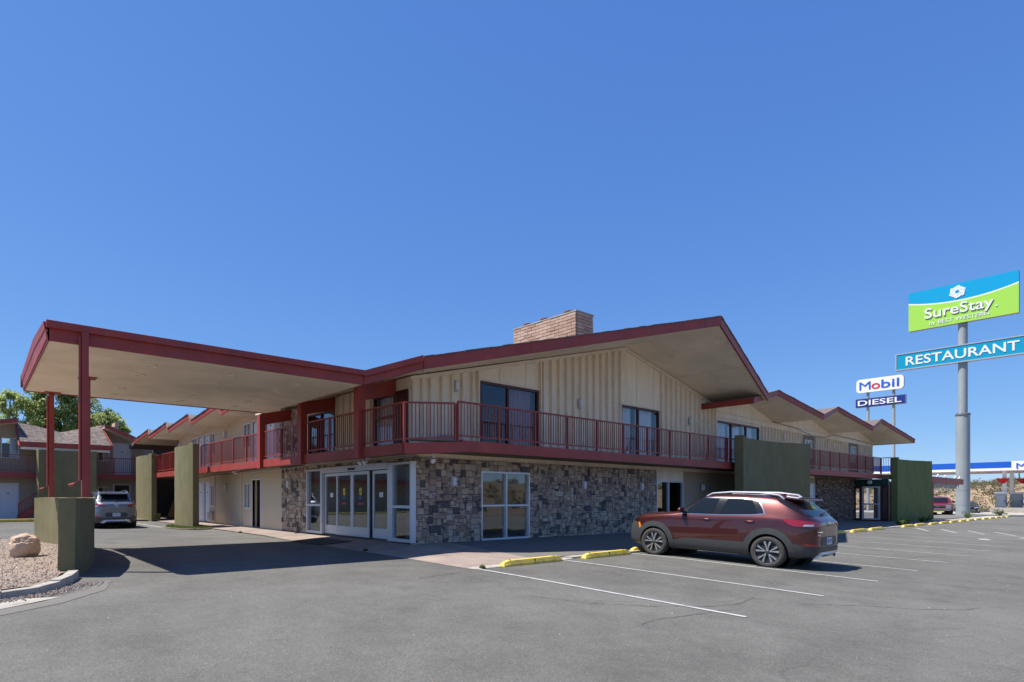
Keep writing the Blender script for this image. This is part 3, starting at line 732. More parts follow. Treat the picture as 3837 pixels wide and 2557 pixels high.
# folded gables over the right stretch; the valley tips reach further out than the peaks
vals = [26.1, 34.3, 42.5, 50.7]
for i, v0 in enumerate(vals[:3]):
    v1 = vals[i + 1]; pk = (v0 + v1) / 2
    e1 = (52.0, 10.6, 5.42) if i == 2 else (v1, 10.6, 5.6)
    ed = [0, 3] if i == 0 else [0]
    roof_plane(motel, [(v0, 10.62, 5.6), (pk, 11.2, 6.47), (pk, 20, 6.47), (v0, 20, 5.6)], ed, th=.2, fh=.24)
    roof_plane(motel, [(pk, 11.2, 6.47), e1, (e1[0], 20, e1[2]), (pk, 20, 6.47)], [0, 1] if i == 2 else [0], th=.2, fh=.24)
# ---- chimney of slump brick: the courses are separate bricks on a mortar core
CX, CY = 18.2, 13.72; cw, cl, cz0, cz1 = 1.06, 3.2, 6.6, 8.72
b = MB(); b.box((CX + .02, CY + .02, cz0), (CX + cw - .02, CY + cl - .02, cz1)); chim = obj('chimney', b, 'mortar', motel)
ch = .127; row = 0; z = cz1 - ch
while z > cz0 + .1:
    off = .2 if row % 2 else 0
    y = CY - off
    while y < CY + cl - .02:
        a, e = max(y, CY), min(y + .4, CY + cl)
        if e - a > .05:
            b = MB(); j = random.uniform(-.008, .008); b.box((CX - .025 + j, a + (.0 if a > CY else 0) + .008, z + .010), (CX + .06, e - .008, z + ch - .010), random.random()); obj('brick', b, 'brick', chim, bevel=0)
        y += .4
    x = CX + .065 - off * .5
    while x < CX + cw - .02:
        a, e = max(x, CX + .065), min(x + .4, CX + cw)
        if e - a > .05:
            b = MB(); j = random.uniform(-.008, .008); b.box((a + .008, CY - .02 + j, z + .010), (e - .008, CY + .06, z + ch - .010), random.random()); obj('brick', b, 'brick', chim)
        x += .4
    row += 1; z -= ch
b = MB(); b.box((CX - .04, CY - .04, cz1), (CX + cw + .03, CY + cl + .03, cz1 + .045)); obj('chimney_cap', b, 'kerb', chim)
for y in (14.3, 15.5, 16.4):
    b = MB(); b.lathe([(.0, 0), (.17, 0), (.17, .10), (.19, .10), (.19, .14), (.15, .14), (.14, .05), (0, .05)], (CX + .3, y, cz1 + .045), 'z', 16); obj('flue_pot', b, mat('clay_red', (.30, .07, .05), .8) if 'clay' not in M else M['clay'], chim, smooth=True)
# small fittings under the balcony
def flood(parent, p, d=(-1, 0), n=2):
    b = MB(); b.box((p[0] - .05, p[1] - .05, p[2]), (p[0] + .05, p[1] + .05, p[2] + .05)); o = obj('flood_lamp', b, 'white', parent)
    for s in (-1, 1)[:n]:
        h = MB(); c = Vector(p) + Vector((d[0] * .1 - d[1] * .13 * s, d[1] * .1 + d[0] * .13 * s, -.04))
        h.lathe([(0, 0), (.045, 0), (.075, .12), (.0, .12)], (0, 0, 0), 'x', 12)
        rot = Vector((d[0], d[1], -.7)).to_track_quat('X', 'Z').to_matrix()
        h.v = [tuple(rot @ Vector(v) + c) for v in h.v]; obj('lamp_head', h, 'white', o, smooth=True)
flood(motel, (8.95, 14.0, 2.68)); flood(motel, (9.9, 12.2, 2.68), (0, -1), 1)
b = MB(); b.tube([(9.3, 12.3, 2.70), (9.05, 13.0, 2.66), (8.8, 17.4, 2.66), (8.8, 18.9, 2.62), (8.8, 19.1, 2.62), (8.7, 22.5, 2.6)], .016, 6); obj('conduit', b, 'conduit', motel)

# ================================================================== GUEST WING (left facade, runs away along +Y)
wing = thing('guest_wing', 'tan lap sided motel wing with red balcony and small folded gables beyond the lobby', 'building', (9.58, 24, .2))
vy = [19.2, 23.2, 27.27, 31.3, 35.3, 39.35]
top = []
for a, e in zip(vy, vy[1:]): top += [(a, 4.93), ((a + e) / 2, 5.47)]
top += [(vy[-1], 4.93)]
lo = [(23.3, 24.2, .3, 2.34), (24.45, 25.2, 1.1, 2.23), (29.15, 29.78, 1.14, 2.24), (29.98, 30.75, .3, 2.33), (31.05, 31.85, .3, 2.33)]
up = [(21.95, 22.75, 3.0, 4.85), (21.38, 21.8, 3.3, 4.8), (23.3, 24.15, 3.0, 4.85), (24.42, 25.22, 3.75, 4.88), (29.11, 29.86, 3.75, 4.85), (29.98, 30.77, 3.0, 4.82), (31.0, 31.8, 3.0, 4.8), (32.12, 32.9, 3.75, 4.83)]
wall('lower_wall', 'y', XW, .2, 21.14, 35.4, -.1, [(21, 2.74), (36, 2.74)], lo, 'siding', wing)
wall('upper_wall', 'y', XW, .2, 21.34, 35.4, 2.74, top, up, 'siding', wing)
siding(wing, 'y', XW, 21.16, 35.4, .3, 2.74, [(o[0] - .06, o[1] + .06, o[2], o[3] + .06) for o in lo] + [(25.38, 25.66, 0, 3), (29.0, 29.08, 0, 3)])
siding(wing, 'y', XW, 21.34, 35.4, 3.0, 5.4, [(o[0] - .06, o[1] + .06, o[2], o[3] + .06) for o in up])
wall('upper_stone_wall', 'y', XW, .2, 19.2, 21.34, 2.74, [(19, 4.9), (22, 4.95)], [], 'mortar', wing)
ashlar(wing, 'y', XW, 19.3, 21.34, 2.95, 4.93, [], limit=60)
door(wing, 'y', XW, 23.3, 24.2, .33, 2.34, open_=True)
door(wing, 'y', XW, 29.98, 30.75, .33, 2.33); door(wing, 'y', XW, 31.05, 31.85, .33, 2.33, handle=-1)
window(wing, 'y', XW, *lo[1]); window(wing, 'y', XW, *lo[2])
for o in (up[0], up[2], up[5], up[6]): door(wing, 'y', XW, o[0], o[1], 3.02, o[3])
for o in (up[1], up[3], up[4], up[7]): window(wing, 'y', XW, *o)
for y0, y1 in ((25.4, 25.64), (29.02, 29.07)):
    b = MB(); b.box((XW - .05, y0, .3), (XW - .001, y1, 2.72)); obj('corner_board', b, 'siding', wing)
b = MB(); b.box((XW - .16, 29.15, .45), (XW - .005, 29.85, .85)); hv = obj('air_conditioner', b, 'conduit', wing, bevel=.01)
for i in range(7):
    b = MB(); b.box((XW - .166, 29.18, .48 + i * .05), (XW - .161, 29.82, .50 + i * .05)); obj('louvre', b, 'conduit', hv)
for u, z in ((27.49, 2.07),): wall_lamp(wing, 'y', XW - .03, u, z)
for u, z in ((27.51, 4.62), (35.1, 4.6)): wall_lamp(wing, 'y', XW - .03, u, z)
b = MB(); b.prism([(8.38, 21.3, 2.71), (8.38, 41.0, 2.76), (8.38, 41.0, 3.03), (8.38, 21.3, 2.99)], (.09, 0, 0)); obj('balcony_beam', b, 'red', wing)
b = MB(); b.box((8.5, 21.3, 2.78), (9.58, 41, 2.95)); b.box((9.58, 35.6, 2.78), (13, 41, 2.95)); obj('balcony_slab', b, 'deckwood', wing)
railing(wing, (8.43, 20.5, 2.97), (8.43, 27.6, 2.99), 1.42, n_solo=70)
railing(wing, (8.43, 28.4, 2.99), (8.43, 35.9, 3.0), 1.5, n_solo=70)
railing(wing, (8.43, 36.7, 3.0), (8.43, 41.0, 3.02), 1.5)
for a, e in zip(vy, vy[1:]):
    pk = (a + e) / 2
    roof_plane(wing, [(7.93, a, 4.94), (8.37, pk, 5.49), (15, pk, 5.49), (15, a, 4.94)], [0] + ([3] if a == vy[0] else []), th=.18, fh=.22)
    roof_plane(wing, [(8.37, pk, 5.49), (7.93, e, 4.94), (15, e, 4.94), (15, pk, 5.49)], [0], th=.18, fh=.22)
b = MB(); b.prism([(8.0, 39.35, 4.98), (8.0, 41.2, 4.75), (12, 41.2, 4.75), (12, 39.35, 4.98)], (0, 0, .2)); obj('roof_deck', b, 'shingle', wing)
# open passage at the inner corner
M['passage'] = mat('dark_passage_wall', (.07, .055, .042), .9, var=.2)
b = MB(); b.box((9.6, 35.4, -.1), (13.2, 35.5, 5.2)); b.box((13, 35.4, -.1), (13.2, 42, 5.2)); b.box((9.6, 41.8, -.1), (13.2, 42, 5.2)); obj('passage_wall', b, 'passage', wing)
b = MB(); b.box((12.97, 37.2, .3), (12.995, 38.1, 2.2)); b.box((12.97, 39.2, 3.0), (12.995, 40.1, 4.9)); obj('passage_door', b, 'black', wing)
b = MB(); b.tube([(8.6, 20.8, 2.68), (8.6, 22.6, 2.66), (8.6, 24.5, 2.58), (8.6, 26.1, 2.62), (8.6, 28.3, 2.56), (8.6, 29.5, 2.64)], .018, 6); obj('cable', b, 'wire', wing)
flood(wing, (8.9, 24.0, 2.74))
# ================================================================== ENTRANCE CANOPY
can = thing('entrance_canopy', 'flat entrance canopy with cream underside and red fascia on slim red posts', 'canopy', (1.7, 12.3, .2))
b = MB(); b.box((1.08, 12.22, 4.42), (7.69, 18.4, 4.46)); obj('soffit', b, 'soffit', can)
b = MB(); b.box((1.08, 12.22, 4.465), (7.69, 18.4, 4.70)); obj('roof_deck', b, 'shingle', can)
b = MB(); b.box((1.05, 12.17, 4.40), (7.70, 12.218, 4.70)); f = obj('fascia', b, 'red', can)
b = MB(); b.box((1.02, 12.09, 4.62), (7.70, 12.165, 4.75)); obj('gutter', b, 'red', f, bevel=.006)
b = MB(); b.box((1.05, 18.402, 4.40), (7.70, 18.44, 4.66)); obj('fascia', b, 'red', can)
# sheet-metal end skirt in lapped strips, arched a little in the middle
for k, (d, zt, zb) in enumerate(((0, .19, .0), (.025, .32, .14), (.05, .44, .27))):
    b = MB(); yy = [12.17, 14.4, 18.44]; zz = [.74, 1.12, .82]
    for i in range(2):
        y0, y1 = yy[i], yy[i + 1]
        b.add([(1.05 - d, y0, 4.40 + zb * zz[i]), (1.05 - d, y1, 4.40 + zb * zz[i + 1]), (1.03 - d, y1, 4.40 + zt * zz[i + 1]), (1.03 - d, y0, 4.40 + zt * zz[i]),
               (1.07, y0, 4.40 + zb * zz[i]), (1.07, y1, 4.40 + zb * zz[i + 1]), (1.07, y1, 4.40 + zt * zz[i + 1]), (1.07, y0, 4.40 + zt * zz[i])],
              [(0, 3, 2, 1), (4, 5, 6, 7), (0, 1, 5, 4), (3, 7, 6, 2), (0, 4, 7, 3), (1, 2, 6, 5)])
    obj('end_skirt', b, 'red', can)
b = MB()
for i in range(2):
    y0, y1 = [12.22, 14.4, 18.4][i:i + 2]; h0, h1 = [.27, .42, .31][i:i + 2]
    b.prism([(1.03, y0, 4.44), (1.03, y1, 4.44), (1.01, y1, 4.44 + h1), (1.01, y0, 4.44 + h0)], (.5, 0, 0))
obj('roof_deck', b, 'red', can)
b = MB(); b.box((.98, 18.3, 4.5), (1.02, 18.47, 4.8)); obj('roof_edge', b, 'shingle', can)
def gutterpost(x, y, w, top, spout):
    b = MB(); b.box((x - w / 2, y - w / 2, 1.6), (x + w / 2, y + w / 2, top)); p = obj('canopy_post', b, 'red', can, bevel=.004)
    if spout:
        b = MB(); sx, sy = x - w * .72, y - w * .1
        b.tube([(sx, sy, top - .1), (sx, sy, 1.92), (sx - .09, sy + .07, 1.84), (sx - .16, sy + .12, 1.82)], .026, 8); obj('downspout', b, 'red', p)
gutterpost(1.62, 12.12, .11, 4.62, True)
gutterpost(2.12, 15.5, .115, 4.40, False)
gutterpost(1.66, 18.3, .12, 4.40, True)
for x, y in ((2.10, 15.5), (1.66, 18.3)):
    b = MB(); b.box((x - .16, y - .14, 4.395), (x + .2, y + .14, 4.418)); obj('post_plate', b, 'red', can)
rm = MB(); rm.lathe([(.095, 0), (.12, 0), (.12, -.012), (.095, -.02), (.085, -.004)], seg=20); rme = rm.mesh('downlight'); fix_normals(rme); rme.materials.append(M['soffit'])
lens = MB(); lens.lathe([(0, -.003), (.088, -.003), (.09, .002)], seg=20); lme = lens.mesh('lens'); fix_normals(lme); lme.materials.append(M['lamp_white'])
for x in (3.02, 4.76, 6.38):
    for y in (13.25, 14.42, 16.48, 17.6):
        o = inst('downlight', rme, can, (x, y, 4.418)); inst('downlight_lens', lme, o, (0, 0, 0))
b = MB(); b.box((8.0, 21.0, 4.55), (8.08, 21.1, 4.65)); 

# ================================================================== CURVED STUCCO WALLS
def arc_pts(p0, p1, sag, n=18):
    p0, p1 = Vector((*p0, 0)), Vector((*p1, 0)); d = p1 - p0; L = d.length; nrm = Vector((-d.y, d.x, 0)).normalized()
    if abs(sag) < 1e-3: return [p0 + d * (i / n) for i in range(n + 1)], [nrm] * (n + 1)
    r = (L * L / 4 + sag * sag) / (2 * abs(sag)); s = 1 if sag > 0 else -1
    c = (p0 + p1) / 2 + nrm * s * (abs(sag) - r)
    a0 = math.atan2(p0.y - c.y, p0.x - c.x); a1 = math.atan2(p1.y - c.y, p1.x - c.x)
    da = (a1 - a0 + PI) % (2 * PI) - PI
    pts = [c + Vector((math.cos(a0 + da * i / n), math.sin(a0 + da * i / n), 0)) * r for i in range(n + 1)]
    return pts, [(p - c).normalized() * s for p in pts]
def curved_wall(name, label, p0, p1, sag, th, zt, m='olive', pier=True, group=None, pier_h=.07, wob=.008, zb=-.1, pier_both=False):
    pts, nr = arc_pts(p0, p1, sag, 26)
    t = thing(name, label, 'wall', (p0[0], p0[1], zg(*p0)), group)
    b = MB(); n = len(pts); H = 14; vs = []
    for i in range(n):
        for side in (0, 1):
            for j in range(H + 1):
                z = lerp(zb, zt, j / H); w = noise.noise(Vector((pts[i].x * 1.7 + side * 9, pts[i].y * 1.7, z * 1.7))) * wob
                zz = z + (noise.noise(Vector((pts[i].x * 3, pts[i].y * 3, 5 + side))) * .02 if j == H else 0)
                v = pts[i] + nr[i] * (th / 2 * (1 if side else -1) + w); vs.append((v.x, v.y, zz))
    id_ = lambda i, s, j: (i * 2 + s) * (H + 1) + j
    fs = []
    for i in range(n - 1):
        for j in range(H):
            fs.append((id_(i, 0, j), id_(i + 1, 0, j), id_(i + 1, 0, j + 1), id_(i, 0, j + 1)))
            fs.append((id_(i, 1, j + 1), id_(i + 1, 1, j + 1), id_(i + 1, 1, j), id_(i, 1, j)))
        fs.append((id_(i, 0, H), id_(i + 1, 0, H), id_(i + 1, 1, H), id_(i, 1, H)))
    for i in (0, n - 1):
        for j in range(H): fs.append((id_(i, 0, j), id_(i, 0, j + 1), id_(i, 1, j + 1), id_(i, 1, j)))
    b.add(vs, fs); obj('stucco_wall', b, m, t, smooth=True)
    if pier:
        for k, s in ((0, -1),) + (((n - 1, 1),) if pier_both else ()):
            d = (pts[1] - pts[0]).normalized() if k == 0 else (pts[-2] - pts[-1]).normalized()
            a = pts[k] - d * .05; e = pts[k] + d * .28; w = nr[k] * (th / 2 + .035)
            b = MB(); b.prism([(a - w).to_tuple()[:2] + (zb,), (e - w).to_tuple()[:2] + (zb,), (e + w).to_tuple()[:2] + (zb,), (a + w).to_tuple()[:2] + (zb,)], (0, 0, zt + pier_h - zb))
            obj('end_pier', b, m, t, bevel=.02)
    return t
# low planter wall carrying the canopy posts
curved_wall('planter_wall', 'low curved olive stucco wall under the canopy posts, beside the gravel bed', (1.26, 11.5), (1.52, 19.9), -.68, .27, 1.59, 'olive', pier=False, wob=.02)
curved_wall('fin_wall', 'tall green stucco fin wall nearest the lobby, standing by the grass patch of the left wing', (7.86, 26.55), (7.62, 28.5), .12, .26, 3.94, 'olive', group='curved green stucco fin walls', wob=.015)
curved_wall('fin_wall', 'tall green stucco fin wall to the right of the parked grey car, half in shadow', (8.28, 35.9), (8.02, 38.6), .15, .26, 4.06, 'olive', group='curved green stucco fin walls', wob=.015)
curved_wall('fin_wall', 'wide dark green curved wall in front of the far left motel wing', (2.95, 39.5), (5.9, 39.5), .2, .28, 4.34, 'olive', group='curved green stucco fin walls', pier=True, pier_h=.01)
curved_wall('fin_wall', 'wide dark olive curved wall rising behind the maroon car', (26.0, 11.12), (32.2, 10.6), .45, .28, 4.2, 'olive', group='curved green stucco fin walls')
curved_wall('fin_wall', 'moss green curved wall at the right end of the motel, behind weeds', (48.0, 10.78), (53.0, 9.95), .2, .28, 4.12, 'olive2', group='curved green stucco fin walls', pier_h=.12)

# ================================================================== FAR LEFT WING
fw = thing('courtyard_wing', 'far two storey motel wing behind the tall wall at left, with shingled hood roof', 'building', (0, 42.2, .2))
YF = 42.2
M['farwall'] = mat('beige_far_siding', (.42, .345, .26), .8, var=.06, scale=4)
gt = [(-16, 5.3), (-14.1, 6.0), (-12.0, 5.4), (-9.9, 6.0), (-7.8, 5.4), (-6.0, 6.0), (-4.2, 5.4), (-2.2, 6.0), (-.1, 5.4), (2.05, 6.05), (4.3, 5.4), (6.5, 6.05), (9.0, 5.05), (9.8, 5.05)]
fo = [(1.3, 2.18, 3.95, 5.15), (6.35, 7.0, 3.95, 4.95), (7.3, 8.25, 3.05, 5.12), (1.18, 2.1, .3, 2.4), (6.35, 7.0, 1.2, 2.28), (7.3, 8.22, .3, 2.4), (-1.6, -.7, .3, 2.4), (-1.6, -.5, 3.95, 5.1)]
wall('front_wall', 'x', YF, .2, -16, 9.8, -.1, gt, fo, 'farwall', fw)
siding(fw, 'x', YF, -2, 9.6, .3, 5.6, [(o[0] - .06, o[1] + .06, o[2], o[3] + .06) for o in fo] + [(-3, 4.2, 5.35, 6), (8.2, 9.8, 5.0, 6)], m='farwall', h=.21)
for o in (fo[0], fo[1], fo[4], fo[7]): window(fw, 'x', YF, *o, fw=.045, curtain=[(.5, .95)])
for o in (fo[2], fo[3], fo[6]): door(fw, 'x', YF, o[0], o[1], o[2], o[3], handle=-1)
door(fw, 'x', YF, fo[5][0], fo[5][1], .3, 2.4, open_=True)
b = MB(); b.box((-16, 44.5, -.1), (9.8, 44.6, 5)); obj('partition', b, 'interior', fw)
b = MB(); b.box((-16, 41.05, 2.8), (9.0, 42.2, 3.0)); b.box((-16, 42.4, 2.8), (9.8, 44.5, 2.9)); obj('balcony_slab', b, 'deckwood', fw)
b = MB(); b.box((-16, 40.95, 2.76), (8.9, 41.05, 3.06)); obj('balcony_beam', b, 'red', fw)
railing(fw, (-3.5, 41.0, 3.06), (8.6, 41.0, 3.06), 1.5, n_solo=0, gap=.12)
# gable roofs and the shingled hood that closes the bay between two of them
for a, e in ((-.1, 4.3),):
    pass
roof_plane(fw, [(-2.3, 40.6, 5.2), (2.05, 40.9, 6.0), (2.05, 48, 6.0), (-2.3, 48, 5.2)], [0], th=.18, fh=.22)
roof_plane(fw, [(6.55, 40.9, 6.0), (9.05, 40.6, 4.95), (9.05, 48, 4.95), (6.55, 48, 6.0)], [0], th=.18, fh=.22)
roof_plane(fw, [(2.05, 42.1, 6.0), (4.3, 42.1, 5.4), (4.3, 48, 5.4), (2.05, 48, 6.0)], [], th=.18)
roof_plane(fw, [(4.3, 42.1, 5.4), (6.55, 42.1, 6.0), (6.55, 48, 6.0), (4.3, 48, 5.4)], [], th=.18)
top5 = [(2.0, 42.2, 6.18), (4.3, 42.2, 5.64), (6.5, 42.2, 6.22)]
b = MB(); b.add([(2.12, 40.0, 4.78), (6.78, 40.0, 4.78), top5[2], top5[1], top5[0], (2.12, 40.0, 4.5), (6.78, 40.0, 4.5), (6.5, 42.2, 5.5), (4.3, 42.2, 5.2), (2.0, 42.2, 5.5)],
              [(0, 1, 3), (1, 2, 3), (0, 3, 4), (5, 8, 6), (6, 8, 7), (5, 9, 8), (0, 5, 6, 1), (0, 4, 9, 5), (1, 6, 7, 2)], .3)
hood = obj('hood_roof', b, 'shingle', fw)
b = MB()
for r in range(13):   # lapped shingle courses
    t0, t1 = r / 13, (r + 1) / 13
    for k in range(26):
        s0, s1 = k / 26, (k + .96) / 26
        def P(s, t):
            base = Vector((lerp(2.12, 6.78, s), 40.0, 4.78)); xt = lerp(2.0, 6.5, s); zt = interp([(2.0, 6.18), (4.3, 5.64), (6.5, 6.22)], xt)
            return base.lerp(Vector((xt, 42.2, zt)), t)
        hh = .012 + random.random() * .014
        a, e, c, d = P(s0, t0), P(s1, t0), P(s1, t1), P(s0, t1); up_ = Vector((0, -.4, .9))
        b.prism([a, e, c + Vector((0, 0, 0)), d], up_ * hh, random.random())
obj('shingles', b, 'shingle', hood, kind='stuff')
b = MB(); b.box((2.08, 39.93, 4.52), (6.82, 39.99, 4.80)); obj('fascia', b, 'red', fw)
b = MB(); b.box((2.15, 40.02, 4.36), (6.70, 40.12, 4.515)); obj('frieze_board', b, 'cream', fw)
b = MB(); b.box((2.15, 40.12, 4.44), (6.7, 42.2, 4.48)); obj('soffit', b, 'soffit', fw)
b = MB(); b.prism([(2.02, 39.95, 4.5), (2.08, 39.95, 4.5), (2.03, 42.2, 6.2), (1.97, 42.2, 6.2)], (0, 0, .06)); b.prism([(6.80, 39.95, 4.78), (6.86, 39.95, 4.78), (6.56, 42.2, 6.24), (6.5, 42.2, 6.24)], (0, 0, .05)); obj('rake_trim', b, 'red', fw)
b = MB(); b.box((6.9, 46, 5.5), (8.2, 47, 6.65)); obj('chimney', b, 'brick', fw)
b = MB(); b.box((8.0, 45.9, 6.65), (8.25, 47.1, 6.95)); obj('chimney_cap', b, 'brick', fw)

# red steel stair to the far balcony
st = thing('outdoor_stair', 'red steel staircase climbing behind the dark green wall at far left', 'stairs', (2.1, 40.2, .2))
for yy in (39.75, 40.6):
    b = MB(); b.prism([(2.0, yy, .22), (2.25, yy, .22), (6.0, yy, 3.0), (6.0, yy, 3.3), (5.7, yy, 3.3), (2.0, yy, .55)], (0, .05, 0)); obj('stringer', b, 'red', st)
    b = MB(); b.beam((2.08, yy, 1.25), (5.8, yy, 4.0), .05, .05); hr = obj('handrail', b, 'red_rail', st)
    b = MB(); b.box((2.05, yy - .02, .3), (2.11, yy + .03, 1.26)); obj('newel_post', b, 'red_rail', hr)
    for i in range(1, 26):
        b = MB(); x = 2.08 + i * .13; z = .5 + (x - 2.08) * .74; b.box((x - .01, yy, z), (x + .01, yy + .02, z + .78)); obj('baluster', b, 'red_rail', hr)
for i in range(14):
    b = MB(); b.box((2.15 + i * .26, 39.8, .38 + i * .19), (2.45 + i * .26, 40.6, .43 + i * .19)); obj('tread', b, 'red', st)

# ================================================================== PAVING, KERBS, MARKINGS
def zwalk(x, y):
    # walkways climb gently from the lot to the building
    d = min(1, max(0, min((x - 7.95) / 1.6, (y - 8.7) / 4.0)))
    k = 1 if x < 12 else max(.45, 1 - (x - 12) / 60)
    return zg(x, y) + .006 + d * .1 * k
sheet_poly('walkway', [(7.72, 8.55), (10.2, 8.85), (10.9, 12.9), (9.7, 12.9), (9.7, 35.5), (8.35, 35.5), (8.3, 20), (8.05, 17), (7.85, 11)], 'walk', zf=zwalk, dz=0, res=.7)
sheet_poly('walkway', [(8.35, 35.52), (13, 35.52), (13, 41.8), (-16, 41.8), (-16, 39.0), (6.0, 38.6), (7.4, 37.3)], 'walk', zf=lambda x, y: .3, dz=0, res=1.5)
sheet_poly('walkway', [(10.2, 8.87), (76, 8.9), (76, 12.9), (10.9, 12.9)], 'walk_dark', zf=zwalk, dz=.0, res=.8)
sheet_poly('kerb', [(7.74, 8.22), (11.0, 8.36), (11.0, 8.62), (10.2, 8.80), (7.72, 8.52)], 'kerb', dz=.009, res=.6)
sheet_poly('kerb', [(11.02, 8.42), (76, 8.5), (76, 8.72), (11.02, 8.64)], 'kerb', dz=-.02, thick=.06, res=.9)
sheet_poly('kerb', [(62, 8.75), (80, 8.75), (76, 9.8), (48, 9.4)], 'kerb', dz=.03, res=2)
# expansion joints of the pink walk
for i, y in enumerate(rng(14, 34, 2.5)):
    sheet_poly('paving_joint', [(8.1, y), (9.56, y), (9.56, y + .012), (8.1, y + .012)], 'walk_dark', zf=zwalk, dz=.004, res=.7)
# wheel-stop painted kerb in the courtyard
yk = thing('yellow_kerb', 'yellow painted kerb along the far courtyard walkway at left', 'kerb', (0, 34.2, .22))
b = MB(); b.box((-14, 38.72, .15), (3.0, 38.95, .40)); obj('kerb_stone', b, 'yellow', yk, bevel=.02)
# bay lines
def strip(name, a, e, w, m='line', dz=.008):
    a, e = Vector((*a, 0)), Vector((*e, 0)); d = (e - a).normalized(); n = Vector((-d.y, d.x, 0)) * w / 2
    n_ = max(2, int((e - a).length / .6)); b = MB(); vs = []
    for i in range(n_ + 1):
        p = a.lerp(e, i / n_); j = random.uniform(-.006, .006)
        for s in (-1, 1): v = p + n * s * (1 + random.uniform(-.1, .1)); vs.append((v.x + j * .3, v.y, zg(v.x, v.y) + dz))
    b.add(vs, [(2 * i, 2 * i + 2, 2 * i + 3, 2 * i + 1) for i in range(n_)]); o = obj(name, b, m, kind='structure', recalc=False)
    if o.data.polygons[0].normal.z < 0: o.data.flip_normals()
    return o
for k in range(24):
    x = 7.85 + 2.74 * k
    strip('parking_line', (x, 8.3), (x + random.uniform(-.03, .03), 3.28 - .02 * min(k, 8)), .08, 'line' if k < 8 else 'line_old')
for i in range(4):
    y = 7.69 - i * .96; strip('parking_line', (38.1, y), (35.4, y - .98), .11)
strip('parking_line', (35.9, 2.9), (33.6, 3.5), .25); strip('parking_line', (37.3, 3.6), (39.5, 3.2), .3, 'line_old'); strip('parking_line', (31.3, 4.3), (30.6, 4.1), .3)
strip('parking_line', (16.5, 7.6), (18.7, 6.5), .07, 'line_old'); strip('parking_line', (18.5, 7.9), (23.6, 7.0), .12, 'line_old', .011)
for x in (5.1, 6.9): strip('parking_line', (x, 28.4), (x, 33.6), .1)
for i in range(7): strip('parking_line', (5.12, 29.0 + i * .72), (6.88, 28.6 + i * .72), .1)

# wheel stops
def make_stop():
    t = bpy.data.objects.new('wheel_stop', None); link(t)
    L, w, h = .97, .085, .125
    for s in (-1, 1):
        b = MB(); pr = []
        for x, k in ((.006, 1), (.78, 1), (.93, .72), (L, .25)):
            ww = w * (1 if k == 1 else .9); pr.append([(s * x, -ww, 0), (s * x, ww, 0), (s * x, ww * .95, h * k * .35), (s * x, ww * .5, h * k), (s * x, -ww * .5, h * k), (s * x, -ww * .95, h * k * .35)])
        vs = [v for p in pr for v in p]; fs = [(i * 6 + k, i * 6 + (k + 1) % 6, (i + 1) * 6 + (k + 1) % 6, (i + 1) * 6 + k) for i in range(3) for k in range(6)]
        fs += [tuple(range(6)), tuple(range(18, 24))]; b.add(vs, fs); obj('half_block', b, 'yellow', t, bevel=.012)
    b = MB(); b.box((-.006, -w * .9, 0), (.006, w * .9, h * .93)); obj('joint', b, 'black', t)
    for s in (-1, 1):
        b = MB(); b.lathe([(0, 0), (.022, 0), (.022, .006), (0, .006)], (s * .72, 0, h), 'z', 10); obj('anchor_pin', b, 'black', t)
    return t
def copy_tree(o, parent=None):
    c = o.copy(); C.objects.link(c)
    if parent: c.parent = parent
    for ch in list(o.children): copy_tree(ch, c)
    return c
stop0 = make_stop(); used = False
words = ['yellow wheel stop nearest the camera, first from the lobby corner', 'yellow wheel stop just left of the maroon car', 'yellow wheel stop under the front tyres of the maroon car',
         'yellow wheel stop beside the maroon car, mostly hidden behind it', 'yellow wheel stop hidden behind the maroon car, in its shade', 'yellow wheel stop just past the rear of the maroon car', 'first whole yellow wheel stop right of the maroon car', 'second whole yellow wheel stop right of the maroon car', 'yellow wheel stop ending beside the bare striped aisle', 'yellow wheel stop at the striped aisle']
n_after = 0; ords = ['first', 'second', 'third', 'fourth', 'fifth', 'sixth', 'seventh', 'eighth', 'ninth', 'tenth', 'eleventh', 'twelfth']
for k in range(24):
    if k == 10: continue
    xc = 9.22 + 2.74 * k + random.uniform(-.08, .08)
    if k == 0: xc = 9.5
    if k == 1: xc = 12.2
    o = stop0 if not used else copy_tree(stop0); used = True
    yc = 8.28 + random.uniform(-.03, .03)
    if k == 2: yc = 8.56
    o.location = (xc, yc, zg(xc, yc)); o.rotation_euler = (R(1.0), 0, R(random.uniform(-1.2, 1.2) + (1.5 if k < 2 else 0)))
    if k < 10: lab = words[k]
    else: lab = '%s yellow wheel stop right of the painted aisle, towards the tall sign' % ords[n_after] if n_after < 12 else 'small distant yellow wheel stop at the far end of the row'; n_after += 1
    tag(o, lab, 'wheel stop', 'yellow concrete wheel stops along the parking row')

# entrance mat
sheet_poly('door_mat', [(7.95, 14.9), (9.0, 14.9), (9.0, 16.9), (7.95, 16.9)], 'black', zf=zwalk, dz=.006, thick=.012, res=.5, kind=None)
tag(bpy.data.objects['door_mat'], 'dark entrance mat on the walkway before the lobby sliding doors', 'mat')

